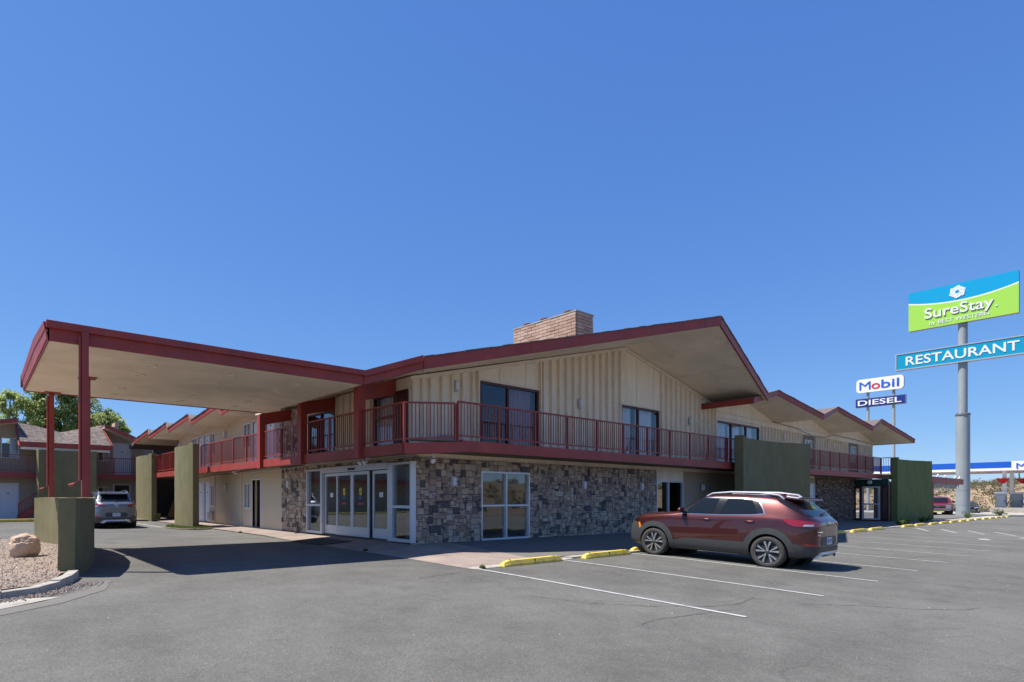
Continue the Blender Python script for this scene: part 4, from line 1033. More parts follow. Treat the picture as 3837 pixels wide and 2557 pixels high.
# gravel bed, its kerb and the concrete gutter at bottom left
gx = [(1.45, 19.9), (1.85, 18.2), (2.1, 16), (1.95, 13.6), (1.45, 11.8), (1.15, 11.25), (.95, 10.35), (.7, 9.95), (.2, 9.75), (-9, 9.75), (-9, 21.5), (.6, 21.5)]
sheet_poly('gravel_bed', gx, 'gravel', dz=.10, res=.3)
b = MB(); rs = random.Random(4)
for i in range(9000):
    u = rs.random(); x = rs.uniform(-3.2, 1.9); y = 9.8 + (rs.random() ** 1.6) * 11
    lim = interp([(9.8, .45), (10.3, .9), (11.3, 1.15), (13.6, 1.8), (16, 1.95), (18.2, 1.75), (20.5, 1.2), (21, .6)], y)
    if x > lim: continue
    s = rs.uniform(.008, .022); c = Vector((x, y, zg(x, y) + .105)); a = rs.uniform(0, 6.3)
    vs = [c + Vector((math.cos(a + k * 1.57) * s * rs.uniform(.7, 1.3), math.sin(a + k * 1.57) * s * rs.uniform(.7, 1.3), 0)) for k in range(4)]
    b.add(vs + [c + Vector((rs.uniform(-.3, .3) * s, rs.uniform(-.3, .3) * s, s * rs.uniform(.6, 1.3)))], [(0, 1, 4), (1, 2, 4), (2, 3, 4), (3, 0, 4)], rs.random())
M['pebble'] = tinted('pebble', [(0, (.12, .09, .075)), (.5, (.30, .225, .175)), (.9, (.42, .34, .28)), (1, (.62, .56, .5))], blotch=0, bump=0)
tag(obj('gravel', b, 'pebble', kind='stuff'), 'loose tan gravel in the bed behind the low curved wall', 'gravel')
kb = thing('planter_kerb', 'pale concrete kerb edging the gravel bed at bottom left', 'kerb', (.9, 10, .2))
kp = [(1.42, 11.3), (1.28, 10.75), (1.05, 10.2), (.75, 9.75), (.3, 9.5), (-.4, 9.42), (-2, 9.4), (-5, 9.4), (-9, 9.4)]
for i, (p, q_) in enumerate(zip(kp, kp[1:])):
    p, q_ = Vector((*p, 0)), Vector((*q_, 0)); d = (q_ - p).normalized(); n = Vector((d.y, -d.x, 0)) * -1
    if n.y < 0 and i > 2: n = -n
    n = Vector((-abs(n.x), abs(n.y), 0)) if i < 4 else Vector((0, 1, 0))
    e = q_ - d * .008; zt = .37 - (.03 if i > 1 else 0)
    b = MB(); b.prism([(p.x, p.y, .05), (e.x, e.y, .05), (e.x + n.x * .16, e.y + n.y * .16, .05), (p.x + n.x * .16, p.y + n.y * .16, .05)], (0, 0, zt - .05 + random.uniform(-.01, .01))); obj('kerb_stone', b, 'kerb', kb, bevel=.015)
sheet_poly('kerb', [(.66, 21.5), (.66, 21.7), (-9, 21.7), (-9, 21.5)], 'kerb', dz=.0, thick=.14, res=3)
sheet_poly('gutter_slab', [(.95, 9.25), (.35, 8.75), (-.3, 8.35), (-2.5, 7.9), (-2.5, 9.35), (-.3, 9.35), (.35, 9.42)], 'kerb', dz=.010, res=.5)
sheet_poly('asphalt_edge', [(1.6, 10.6), (1.35, 9.75), (.7, 9.0), (-.3, 8.3), (-2.5, 7.8), (-2.5, 7.5), (-.2, 7.95), (.9, 8.75), (1.55, 9.6), (1.8, 10.6)], 'walk_dark', dz=.005, res=.3)
b = MB()
for i in range(1500):
    t = rs.random(); p = Vector((interp([(0, -1.5), (.4, .1), (.7, .8), (1, 1.45)], t), interp([(0, 9.25), (.4, 9.3), (.7, 9.65), (1, 10.5)], t), 0)); x, y = p.x + rs.gauss(0, .1) + .08, p.y + rs.gauss(0, .07) - .06
    s = rs.uniform(.008, .022); c = Vector((x, y, zg(x, y) + .014)); a = rs.uniform(0, 6)
    b.add([c + Vector((math.cos(a + k * 2.1) * s, math.sin(a + k * 2.1) * s, 0)) for k in range(3)] + [c + Vector((0, 0, s))], [(0, 1, 3), (1, 2, 3), (2, 0, 3)], rs.random())
tag(obj('debris', b, 'pebble', kind='stuff'), 'spilled gravel and grit along the kerb foot at bottom left', 'grit')
# scattered specks on the lot
b = MB()
for i in range(420):
    x = rs.uniform(-1, 26); y = rs.uniform(1.5, 9)
    s = rs.uniform(.004, .013); c = Vector((x, y, zg(x, y) + .001)); a = rs.uniform(0, 6)
    b.add([c + Vector((math.cos(a + k * 2.1) * s, math.sin(a + k * 2.1) * s, 0)) for k in range(3)] + [c + Vector((0, 0, s * .8))], [(0, 1, 3), (1, 2, 3), (2, 0, 3)], rs.random())
tag(obj('pebbles', b, 'pebble', kind='stuff'), 'tiny loose pebbles scattered over the asphalt', 'pebbles')

# boulder
def boulder(name, label, c, rx, ry, rz, seed=1):
    bm = bmesh.new(); bmesh.ops.create_icosphere(bm, subdivisions=5, radius=1)
    for v in bm.verts:
        p = v.co.copy(); e = .72
        p = Vector((math.copysign(abs(p.x) ** e, p.x), math.copysign(abs(p.y) ** e, p.y), math.copysign(abs(p.z) ** e, p.z)))
        n1 = noise.noise(p * 1.3 + Vector((seed, 0, 0))) * .16 + noise.noise(p * 3.5) * .07 + noise.noise(p * 9) * .025
        # a broken ledge across the upper front
        ledge = p.z - .32 - .1 * noise.noise(Vector((p.x * 3, 2, 0)))
        cut = .09 if ledge > 0 and p.y < .35 else 0
        r = 1 + n1 - cut
        v.co = Vector((p.x * rx * r, p.y * ry * r, p.z * rz * r))
        if v.co.z < -rz * .82: v.co.z = -rz * .82
        v.co += Vector(c)
    me = bpy.data.meshes.new(name); bm.to_mesh(me); bm.free()
    o = obj(name, me, 'boulder', smooth=True, recalc=False); tag(o, label, 'boulder'); return o
M['boulder'] = mat('sandstone', (.50, .36, .26), .9, var=.3, scale=5, bump=1, bscale=24, dirt=(.55, .42, .32, .6), dscale=3)
boulder('boulder', 'rounded tan sandstone boulder lying on the gravel bed at left', (.86, 14.9, .56), .28, .25, .27)

# ================================================================== PLANTS
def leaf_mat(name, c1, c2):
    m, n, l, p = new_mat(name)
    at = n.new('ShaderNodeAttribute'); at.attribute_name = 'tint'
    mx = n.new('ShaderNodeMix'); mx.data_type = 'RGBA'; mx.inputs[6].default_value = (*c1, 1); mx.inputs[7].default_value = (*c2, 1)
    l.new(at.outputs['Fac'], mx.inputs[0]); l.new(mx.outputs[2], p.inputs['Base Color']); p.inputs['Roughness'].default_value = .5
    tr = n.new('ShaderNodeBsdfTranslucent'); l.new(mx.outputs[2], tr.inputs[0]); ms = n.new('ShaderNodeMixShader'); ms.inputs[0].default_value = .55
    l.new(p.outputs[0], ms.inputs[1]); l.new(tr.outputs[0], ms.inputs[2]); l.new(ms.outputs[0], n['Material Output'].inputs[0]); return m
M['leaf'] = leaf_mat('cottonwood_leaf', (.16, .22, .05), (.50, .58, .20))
M['weedleaf'] = leaf_mat('weed_leaf', (.06, .11, .02), (.16, .22, .05))
M['scrubleaf'] = leaf_mat('sage_leaf', (.07, .075, .035), (.24, .21, .11))
M['bark'] = mat('bark', (.13, .10, .075), .9, var=.3, scale=12, bump=.6)
def leaves(b, c, r, n, s, rnd, squash=.8):
    for i in range(n):
        d = Vector((rnd.gauss(0, 1), rnd.gauss(0, 1), rnd.gauss(0, 1) * squash)); d = d.normalized() * (rnd.random() ** .4) * r
        p = Vector(c) + d; q1 = Vector((rnd.gauss(0, 1), rnd.gauss(0, 1), rnd.gauss(0, 1))).normalized(); q2 = q1.orthogonal().normalized()
        ss = s * rnd.uniform(.6, 1.3)
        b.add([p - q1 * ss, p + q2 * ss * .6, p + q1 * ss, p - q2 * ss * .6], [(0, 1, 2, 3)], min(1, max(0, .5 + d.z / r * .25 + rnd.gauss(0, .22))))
def tree(label, loc, h, lobes, seed, leaf=.13, per=650):
    rnd = random.Random(seed); t = thing('cottonwood_tree', label, 'tree', loc); L = Vector(loc)
    b = MB(); b.tube([L, L + Vector((.1, 0, h * .25)), L + Vector((0, .1, h * .5)), L + Vector((.1, 0, h * .75))], .38, 10, r2=.12)
    for c, r in lobes:
        e = L + Vector(c); m_ = L + Vector((c[0] * .3, c[1] * .3, c[2] * .55)); b.tube([L + Vector((0, 0, h * .3)), m_, e], .14, 6, r2=.02)
        for k in range(7):
            d = Vector((rnd.gauss(0, 1), rnd.gauss(0, 1), rnd.gauss(0, .8))).normalized() * r * .85; b.tube([e - Vector(c) * .12, e + d * .5, e + d], .04, 4, r2=.006)
    obj('trunk', b, 'bark', t, smooth=True)
    b = MB()
    for c, r in lobes:
        e = L + Vector(c)
        for k in range(int(9 * r)):
            d = Vector((rnd.gauss(0, 1), rnd.gauss(0, 1), rnd.gauss(0, .9))).normalized() * r * rnd.uniform(.35, 1.0)
            leaves(b, e + d, r * rnd.uniform(.2, .38), int(per * .22), leaf, rnd)
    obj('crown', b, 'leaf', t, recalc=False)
    return t
# px 15..435: stands well behind the far wing; D about 62 m
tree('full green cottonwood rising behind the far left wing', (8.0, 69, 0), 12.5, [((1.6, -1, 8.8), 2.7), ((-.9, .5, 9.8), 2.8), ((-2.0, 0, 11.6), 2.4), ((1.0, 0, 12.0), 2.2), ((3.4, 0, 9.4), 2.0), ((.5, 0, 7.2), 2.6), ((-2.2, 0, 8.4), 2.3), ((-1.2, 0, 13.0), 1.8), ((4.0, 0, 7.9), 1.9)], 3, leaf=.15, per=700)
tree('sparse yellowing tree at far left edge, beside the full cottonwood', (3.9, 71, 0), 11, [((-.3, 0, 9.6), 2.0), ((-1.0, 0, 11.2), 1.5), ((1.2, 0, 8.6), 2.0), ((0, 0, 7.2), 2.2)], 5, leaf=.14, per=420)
def weed(label, loc, r, seed):
    rnd = random.Random(seed); b = MB(); L = Vector(loc)
    for k in range(14):
        a = rnd.uniform(0, 6.3); e = L + Vector((math.cos(a) * r * rnd.uniform(.3, 1), math.sin(a) * r * rnd.uniform(.3, 1), r * rnd.uniform(.4, 1.2)))
        b.tube([L, (L + e) / 2 + Vector((0, 0, r * .15)), e], .006, 4, r2=.002)
        for j in range(16):
            p = L.lerp(e, rnd.uniform(.25, 1)); leaves(b, p, .05 + r * .1, 2, .02 + r * .035, rnd)
    o = obj('weed_plant', b, 'weedleaf', recalc=False); tag(o, label, 'weed', 'weeds along the kerb'); return o
for i, (x, y, r, lab) in enumerate(((40.8, 8.95, .28, 'low weed clump at the left foot of the moss green end wall'), (43.0, 9.2, .32, 'small weed on the kerb just right of the first clump'), (47.5, 9.3, .3, 'weed clump near the middle foot of the moss green wall'),
        (50.5, 9.7, .4, 'dark bushy weed against the moss green wall'), (62, 9.3, .5, 'weed at the base of the tall sign column'), (76, 9.3, .7, 'weed clump on the island right of the tall sign column'), (8.0, 8.28, .03, 'tiny sprout at the end of the first bay line'))):
    weed(lab, (x, y, zg(x, y)), r, 20 + i)
for y, lab in ((12.6, 'tiny sprout on the walkway edge in front of the lobby doors'), (22.2, 'tiny sprout on the walkway edge near the open doorway')):
    x = 7.95 + (y - 11) * .03; weed(lab, (x, y, zg(x, y)), .035, int(y))
b = MB(); rg = random.Random(9)
for i in range(5200):
    a = rg.uniform(0, 6.3); rr = rg.random() ** .5; x, y = 7.75 + math.cos(a) * rr * .85, 27.3 + math.sin(a) * rr * 1.9; hh = rg.uniform(.03, .09)
    z = zg(x, y) + .05; a = rg.uniform(0, 6.3); d = Vector((math.cos(a), math.sin(a), 0)) * .012
    b.add([Vector((x, y, z)) - d, Vector((x, y, z)) + d, Vector((x + rg.gauss(0, .02), y + rg.gauss(0, .02), z + hh))], [(0, 1, 2)], rg.random())
tag(obj('grass', b, 'weedleaf', kind='stuff', recalc=False), 'small grass patch at the foot of the nearest tall fin wall', 'grass')
sheet_poly('planting_bed', [(7.75 + math.cos(k * .42) * .9, 27.3 + math.sin(k * .42) * 2.0) for k in range(15)], 'dirt', dz=.02, thick=.03, res=.6)

# ================================================================== SIGNS
def text_mesh(name, s, size, mtx, m, parent, ext=.02, bold=0, shear=0, align='LEFT', width=None, spacing=1.0):
    cu = bpy.data.curves.new(name, 'FONT'); cu.body = s; cu.size = size; cu.extrude = ext; cu.offset = bold; cu.shear = shear; cu.align_x = align; cu.space_character = spacing; cu.resolution_u = 4
    o = bpy.data.objects.new(name, cu); link(o); dg = bpy.context.evaluated_depsgraph_get(); me = bpy.data.meshes.new_from_object(o.evaluated_get(dg)); bpy.data.objects.remove(o)
    if width:
        xs_ = [v.co.x for v in me.vertices]; k = width / (max(xs_) - min(xs_)); x0 = min(xs_)
        for v in me.vertices: v.co.x = (v.co.x - x0) * k
    for v in me.vertices: v.co = mtx @ v.co
    return obj(name, me, m, parent, recalc=False)
def face_left(x, y, z):   # text plane facing -X, reading towards -Y
    return Matrix(((0, 0, -1, x), (-1, 0, 0, y), (0, 1, 0, z), (0, 0, 0, 1)))
def smat(name, c): M[name] = mat(name, c, .35, var=.02, scale=.5); return name
smat('sign_blue', (.0, .34, .62)); smat('sign_green', (.36, .68, .08)); smat('sign_white', (.82, .82, .84)); smat('sign_grey', (.16, .16, .17)); smat('sign_teal', (.0, .30, .50)); smat('sign_navy', (.012, .03, .22)); smat('mobil_blue', (.02, .11, .55)); smat('mobil_red', (.62, .02, .03)); smat('sign_frame', (.36, .40, .46)); smat('canopy_blue', (.012, .10, .50))
SX = 72.0; py = 11.27
pole = thing('sign_pole', 'tall round grey steel sign column standing right of the motel', 'sign pole', (72.5, py, -.1))
b = MB(); b.tube([(72.5, py, -.2), (72.5, py, 9.2)], .5, 28); obj('lower_column', b, 'steel', pole, smooth=True)
b = MB(); b.tube([(72.5, py, 9.2), (72.5, py, 17.9)], .335, 24); obj('upper_column', b, 'steel', pole, smooth=True)
b = MB(); b.tube([(72.5, py, 9.2), (72.5, py, 9.3)], .56, 24); obj('collar', b, 'sign_grey', pole, smooth=True)
for z in (.9, 2.25): b = MB(); b.tube([(72.5, py, z), (72.5, py, z + .035)], .515, 24); obj('band', b, 'steel', pole)
for a in range(8): b = MB(); c = (72.5 + .45 * math.cos(a * .785), py + .45 * math.sin(a * .785), 9.3); b.box((c[0] - .04, c[1] - .04, 9.3), (c[0] + .04, c[1] + .04, 9.42)); obj('bolt', b, 'sign_grey', pole)
sg = thing('hotel_sign', 'large blue and green SureStay by BEST WESTERN sign on top of the column', 'sign', (72.3, py, 17.7))
y0, y1, z0, z1 = 15.09, 7.6, 17.73, 21.43
b = MB(); b.box((SX, y1, z0), (SX + .55, y0, z1)); obj('cabinet', b, 'sign_grey', sg)
def curve_z(u, o=0): return lerp(z1, z0, .27 + .15 * (1 - (2 * u - 1) ** 2) + o)
N = 28; top_, bot_, whi = MB(), MB(), MB()
for i in range(N):
    u, w = i / N, (i + 1) / N; ya, ye = lerp(y0, y1, u), lerp(y0, y1, w)
    top_.add([(SX - .012, ya, curve_z(u)), (SX - .012, ye, curve_z(w)), (SX - .012, ye, z1), (SX - .012, ya, z1)], [(0, 1, 2, 3)])
    bot_.add([(SX - .012, ya, z0), (SX - .012, ye, z0), (SX - .012, ye, curve_z(w, .03)), (SX - .012, ya, curve_z(u, .03))], [(0, 1, 2, 3)])
    whi.add([(SX - .012, ya, curve_z(u, .03)), (SX - .012, ye, curve_z(w, .03)), (SX - .012, ye, curve_z(w)), (SX - .012, ya, curve_z(u))], [(0, 1, 2, 3)])
for nm, bb, mm_ in (('blue_field', top_, 'sign_blue'), ('green_field', bot_, 'sign_green'), ('white_stripe', whi, 'sign_white')): obj(nm, bb, mm_, sg, recalc=False)
tz = lambda f: lerp(z1, z0, f)
# shadow line, then white lettering; slab feet give the serif look
def serif_text(s, size, x0, base, width, m, ext, dx=0):
    o = text_mesh('lettering' if dx else 'lettering_shade', s, size, face_left(SX - .03 - dx, y0 - x0, base), m, sg, ext=ext, bold=.012, shear=.0, width=width)
    return o
serif_text('SureStay', 1.35, 1.24, tz(.755), 4.72, 'sign_grey', .01)
serif_text('SureStay', 1.35, 1.20, tz(.745), 4.72, 'sign_white', .02, .03)
b = MB(); b.lathe([(0, 0), (.07, 0), (.07, -.02), (0, -.02)], (SX - .04, y0 - 6.1, tz(.74)), 'x', 10); obj('registered_mark', b, 'sign_white', sg)
text_mesh('lettering', 'by BEST WESTERN', .46, face_left(SX - .035, y0 - 1.55, tz(.925)), 'sign_white', sg, width=4.1, ext=.008)
# five-lobed badge: each lobe a rounded block carrying an S-shaped groove
cy, cz = y0 - .47 * 7.49, tz(.215)
for k in range(6):
    a = k * PI / 3 + .5; ca, sa = math.cos(a), math.sin(a)
    def T(u, v, dx=.03):
        u2, v2 = u * ca - v * sa, u * sa + v * ca; return (SX - dx - .006 * k, cy - u2, cz + v2)
    b = MB(); ol = [(.22, -.20), (.50, -.20), (.60, -.10), (.46, .22), (.36, .27), (.13, .12), (.14, .03)]
    b.prism([T(u, v) for u, v in ol], (.02, 0, 0)); lobe = obj('badge_lobe', b, 'sign_white', sg)
    b = MB()
    for p_, q_ in (((.30, -.10), (.52, -.10)), ((.22, .02), (.44, .06))):
        d = Vector((q_[0] - p_[0], q_[1] - p_[1])); n_ = Vector((-d.y, d.x)).normalized() * .012
        b.prism([T(p_[0] - n_.x, p_[1] - n_.y, .036), T(q_[0] - n_.x, q_[1] - n_.y, .036), T(q_[0] + n_.x, q_[1] + n_.y, .036), T(p_[0] + n_.x, p_[1] + n_.y, .036)], (.004, 0, 0))
    obj('badge_groove', b, 'sign_blue', lobe)
rs_ = thing('restaurant_sign', 'long teal RESTAURANT sign mounted across the tall column', 'sign', (72.3, py, 14.1))
ya, ye, za, ze = 16.11, 6.4, 14.06, 15.70
b = MB(); b.box((SX, ye, za), (SX + .5, ya, ze)); obj('cabinet', b, 'sign_grey', rs_)
b = MB()
for A, B in (((SX - .06, ye, ze - .1), (SX - .002, ya, ze)), ((SX - .06, ye, za), (SX - .002, ya, za + .1)), ((SX - .06, ye, za + .1), (SX - .002, ye + .1, ze - .1)), ((SX - .06, ya - .1, za + .1), (SX - .002, ya, ze - .1))): b.box(A, B)
obj('sign_border', b, 'sign_frame', rs_)
b = MB(); b.box((SX - .02, ye + .1, za + .1), (SX - .003, ya - .1, ze - .1)); obj('sign_face', b, 'sign_teal', rs_)
text_mesh('lettering', 'RESTAURANT', 1.2, face_left(SX - .035, 15.3, 14.47), 'sign_white', rs_, width=7.75, bold=.0125)
ms = thing('gas_brand_sign', 'white rounded Mobil sign above a navy DIESEL sign on two poles', 'sign', (95.3, 23, -.2))
for y in (24.25, 21.5):
    b = MB(); b.tube([(95.35, y, -.4), (95.35, y, 16)], .165, 14); obj('pole', b, 'steel', ms, smooth=True)
def rrect(x, ya, ye, za, ze, r, th):
    pts = []
    for cy_, cz_, a0 in ((ye + r, za + r, 180), (ya - r, za + r, 270), (ya - r, ze - r, 0), (ye + r, ze - r, 90)):
        for k in range(7): a = R(a0 + k * 15); pts.append((x, cy_ + math.cos(a) * r, cz_ + math.sin(a) * r))
    return pts, (th, 0, 0)
b = MB(); b.prism(*rrect(95, 25.45, 20.4, 15.72, 17.52, .42, .4)); obj('cabinet', b, 'sign_grey', ms)
b = MB(); b.prism(*rrect(94.97, 25.45, 20.4, 15.72, 17.52, .42, .028)); obj('brand_panel', b, 'sign_white', ms)
text_mesh('lettering', 'M', 1.55, face_left(94.94, 25.1, 16.1), 'mobil_blue', ms, width=1.22)
text_mesh('lettering', 'o', 1.55, face_left(94.94, 23.78, 16.1), 'mobil_red', ms, width=.93, bold=.012)
text_mesh('lettering', 'bil', 1.55, face_left(94.94, 22.72, 16.1), 'mobil_blue', ms, width=1.85, bold=.012)
b = MB(); b.box((95, 20.2, 13.74), (95.45, 25.55, 14.92)); obj('cabinet', b, 'sign_grey', ms)
b = MB(); b.box((94.97, 20.28, 13.8), (94.998, 25.5, 14.86)); obj('diesel_panel', b, 'sign_navy', ms)
text_mesh('lettering', 'DIESEL', .98, face_left(94.94, 25.27, 13.99), 'sign_white', ms, width=4.65, bold=.012)

# ================================================================== GAS STATION
gs_ = thing('gas_station_canopy', 'wide white and blue Mobil forecourt canopy at far right', 'canopy', (98, 20, 0))
b = MB(); b.box((98, -12, 4.85), (111, 42, 5.75)); obj('canopy_slab', b, 'white', gs_)
b = MB(); b.box((97.93, 10.97, 5.15), (97.998, 42, 5.88)); obj('blue_band', b, 'canopy_blue', gs_)
b = MB(); b.box((97.95, -12, 4.83), (97.999, 10.96, 5.9)); b.box((97.95, 10.97, 4.83), (97.999, 42, 5.149)); obj('white_band', b, 'sign_white', gs_)
text_mesh('lettering', 'Mobil', .95, face_left(97.9, 10.55, 5.02), 'mobil_blue', gs_, width=2.7)
for x, y in ((101, 11.9), (104, 11.6), (101, 30), (106, 30), (101, -3)):
    b = MB(); b.box((x - .2, y - .17, -.5), (x + .2, y + .17, 4.85)); obj('column', b, 'white', gs_)
sheet_poly('forecourt_slab', [(82, -20), (114, -20), (114, 45), (82, 45)], 'kerb', dz=.02, res=4)
isl = thing('pump_island', 'raised concrete pump island under the forecourt canopy', 'kerb', (100, 11, -.3))
b = MB(); b.box((99.3, 4, -.4), (101.5, 13.0, .32)); obj('island_slab', b, 'kerb', isl, bevel=.04)
def pump(x, y, lab, grp='fuel pumps on the forecourt'):
    t = thing('fuel_pump', lab, 'fuel pump', (x, y, .3), grp)
    b = MB(); b.box((x - .3, y - .5, .3), (x + .3, y + .5, 2.05)); obj('cabinet', b, 'steel', t, bevel=.03)
    b = MB(); b.box((x - .34, y - .56, 2.06), (x + .34, y + .56, 2.26)); obj('pump_top', b, 'white', t)
    for s in (-1, 1):
        b = MB(); b.tube([(x - .34, y + .52 * s, 1.7), (x - .5, y + .7 * s, 1.0), (x - .4, y + .62 * s, .6), (x - .33, y + .5 * s, 1.0)], .035, 6); h = obj('hose', b, 'black', t)
        b = MB(); b.box((x - .42, y + .44 * s - .06, .95), (x - .3, y + .44 * s + .06, 1.3)); obj('nozzle', b, 'sign_green' if s > 0 else 'mobil_blue', t)
    b = MB(); b.box((x - .305, y - .3, 1.2), (x - .301, y + .3, 1.8)); obj('display_panel', b, 'sign_frame', t)
pump(100.4, 12.15, 'grey fuel pump nearest the tall sign column'); pump(103.8, 11.1, 'second fuel pump, partly behind a canopy column'); pump(100.4, 7, 'fuel pump at the right edge, nearest the frame')
for x, y, lab in ((100.9, 12.0, 'red inverted cone lamp shade on the left forecourt column'), (104, 10.6, 'red inverted cone shade on the right forecourt column')):
    t = thing('pump_number_sign', lab, 'sign', (x, y, 3.2)); b = MB(); b.lathe([(0, -.0), (.12, 0), (.62, .55), (.62, .65), (0, .65)], (x - .3, y, 3.3), 'z', 4)
    obj('cone', b, 'mobil_red', t)

# patio frame beyond the end wall
pt = thing('patio_pergola', 'red beamed patio frame with brick pier beyond the moss green wall', 'pergola', (57, 10.9, 0))
b = MB(); b.box((54.6, 10.75, 2.72), (69.5, 10.95, 3.2)); obj('beam', b, 'red', pt)
b = MB(); b.box((54.6, 10.7, -.1), (58.2, 11.1, 2.72)); obj('brick_pier', b, mat('dark_red_brick', (.16, .06, .045), .9, var=.3, scale=9), pt)
b = MB()
for i in range(46):
    x = 58.8 + i * .2; hh = random.uniform(.15, .75) if i % 9 < 6 else .15; b.box((x, 10.8, 2.72 - hh), (x + random.uniform(.03, .12), 10.83, 2.72))
obj('hanging_strips', b, mat('faded_streamers', (.35, .36, .38), .9, var=.4, scale=20), pt, kind='stuff')
for i, x in enumerate((55.2, 60.0, 62.5, 66.3, 68.0)):
    b = MB(); b.box((x, 10.8, 3.2), (x + .25, 10.9, 3.32)); b.beam((x + .2, 10.85, 3.3), (x + .5, 10.85, 3.42), .05, .05); obj('light_fitting', b, 'white', pt)

# bins beside the far walkway
for i, (x, y, lab) in enumerate(((36.6, 11.5, 'tan square litter bin with black lid behind the maroon car'),)):
    t = thing('litter_bin', lab, 'bin', (x, y, .1))
    b = MB(); b.box((x - .3, y - .3, .1), (x + .3, y + .3, .95)); obj('bin_body', b, 'tan', t, bevel=.02)
    b = MB(); b.lathe([(.0, .14), (.2, .12), (.33, .0), (0, 0)], (x, y, .95), 'z', 16); obj('lid', b, 'black', t, smooth=True)

# ================================================================== HILLS AND SCRUB
def hill_sheet(name, poly_fn, xs, ys, m='dirt'):
    return sheet(name, xs, ys, m, poly_fn)
def bank(x, y):
    n = noise.noise(Vector((x * .04, y * .04, 0))) * .9 + noise.noise(Vector((x * .15, y * .15, 3))) * .35
    t = min(max((x - 118) / 22, 0), 1); return -.6 + t * t * (3 - 2 * t) * (4.0 + n) + min(max((x - 145) / 120, 0), 1) * 1.0
hill_sheet('hill', bank, rng(112, 160, 1.6) + [175, 200, 260, 400], rng(-70, 90, 2.5))
def back(x, y):   # desert hills behind the camera
    d = -y - 50; t = min(max(d / 90, 0), 1)
    return -1.75 + t * (9 + 5 * noise.noise(Vector((x * .012, y * .012, 1))) + 1.8 * noise.noise(Vector((x * .05, y * .05, 2))))
M['scrubdirt'] = mat('scrubby_hillside', (.17, .12, .075), .95, var=.6, scale=.25, dirt=(.05, .06, .03, .9), dscale=.5)
hill_sheet('hills', back, rng(-400, 500, 9), rng(-330, -50, 7), 'scrubdirt')
scr = MB(); rq = random.Random(12)
for i in range(2600):
    x = 113 + 60 * rq.random() ** 1.3; y = rq.uniform(-30, 60); r = rq.uniform(.25, .9) * (1.3 if x > 130 else 1)
    leaves(scr, (x, y, bank(x, y) + r * .45), r, 34, r * .2, rq, .6)
for i in range(1500):
    x = rq.uniform(-250, 330); y = -rq.uniform(54, 250); r = rq.uniform(.8, 2.2); leaves(scr, (x, y, back(x, y) + r * .45), r, 26, r * .25, rq, .7)
tag(obj('scrub', scr, 'scrubleaf', kind='stuff', recalc=False), 'grey green desert scrub dotting the sandy banks beyond the gas station', 'scrub')
for i, (x, y) in enumerate(((150, 24), (152, 16), (155, 8))):
    t = thing('utility_pole', '%s thin dark utility pole on the skyline beyond the pumps' % ('left', 'middle', 'right')[i], 'pole', (x, y, 3), 'utility poles on the skyline')
    b = MB(); b.tube([(x, y, 2), (x, y, 7.5)], .09, 6); obj('pole_shaft', b, 'wire', t)
    b = MB(); b.box((x - .05, y - .7, 7.0), (x + .05, y + .7, 7.1)); obj('crossarm', b, 'wire', t)

# drooping service cable on the right-hand facade and things left on the balcony
t = thing('service_cable', 'thin dark cable drooping along the cream band under the small gables', 'cable', (35.4, 12.7, 5.6))
b = MB(); b.tube([(33.6, 12.66, 5.62), (36.6, 12.66, 5.52), (39.5, 12.66, 5.2), (41.5, 12.66, 5.3), (43, 12.66, 5.55), (49, 12.66, 5.45), (51.25, 12.6, 5.4)], .014, 5); obj('cable', b, 'wire', t)
t = thing('folded_mat', 'grey folded mat slumped against the wall on the short balcony section', 'mat', (10.6, 12.4, 3.08))  # a folded mat, not a board
b = MB(); b.prism([(10.25, 12.1, 3.08), (10.85, 12.1, 3.08), (10.8, 12.1, 3.3), (10.5, 12.1, 3.36), (10.35, 12.1, 3.24)], (0, .45, .03)); obj('mat_fold', b, 'steel', t, bevel=.03)
t = thing('timber_plank', 'dark timber plank lying on the short balcony floor', 'plank', (9.3, 11.9, 3.06))
b = MB(); b.beam((9.0, 12.0, 3.10), (10.9, 11.75, 3.12), .14, .04); obj('plank_board', b, 'wood', t)

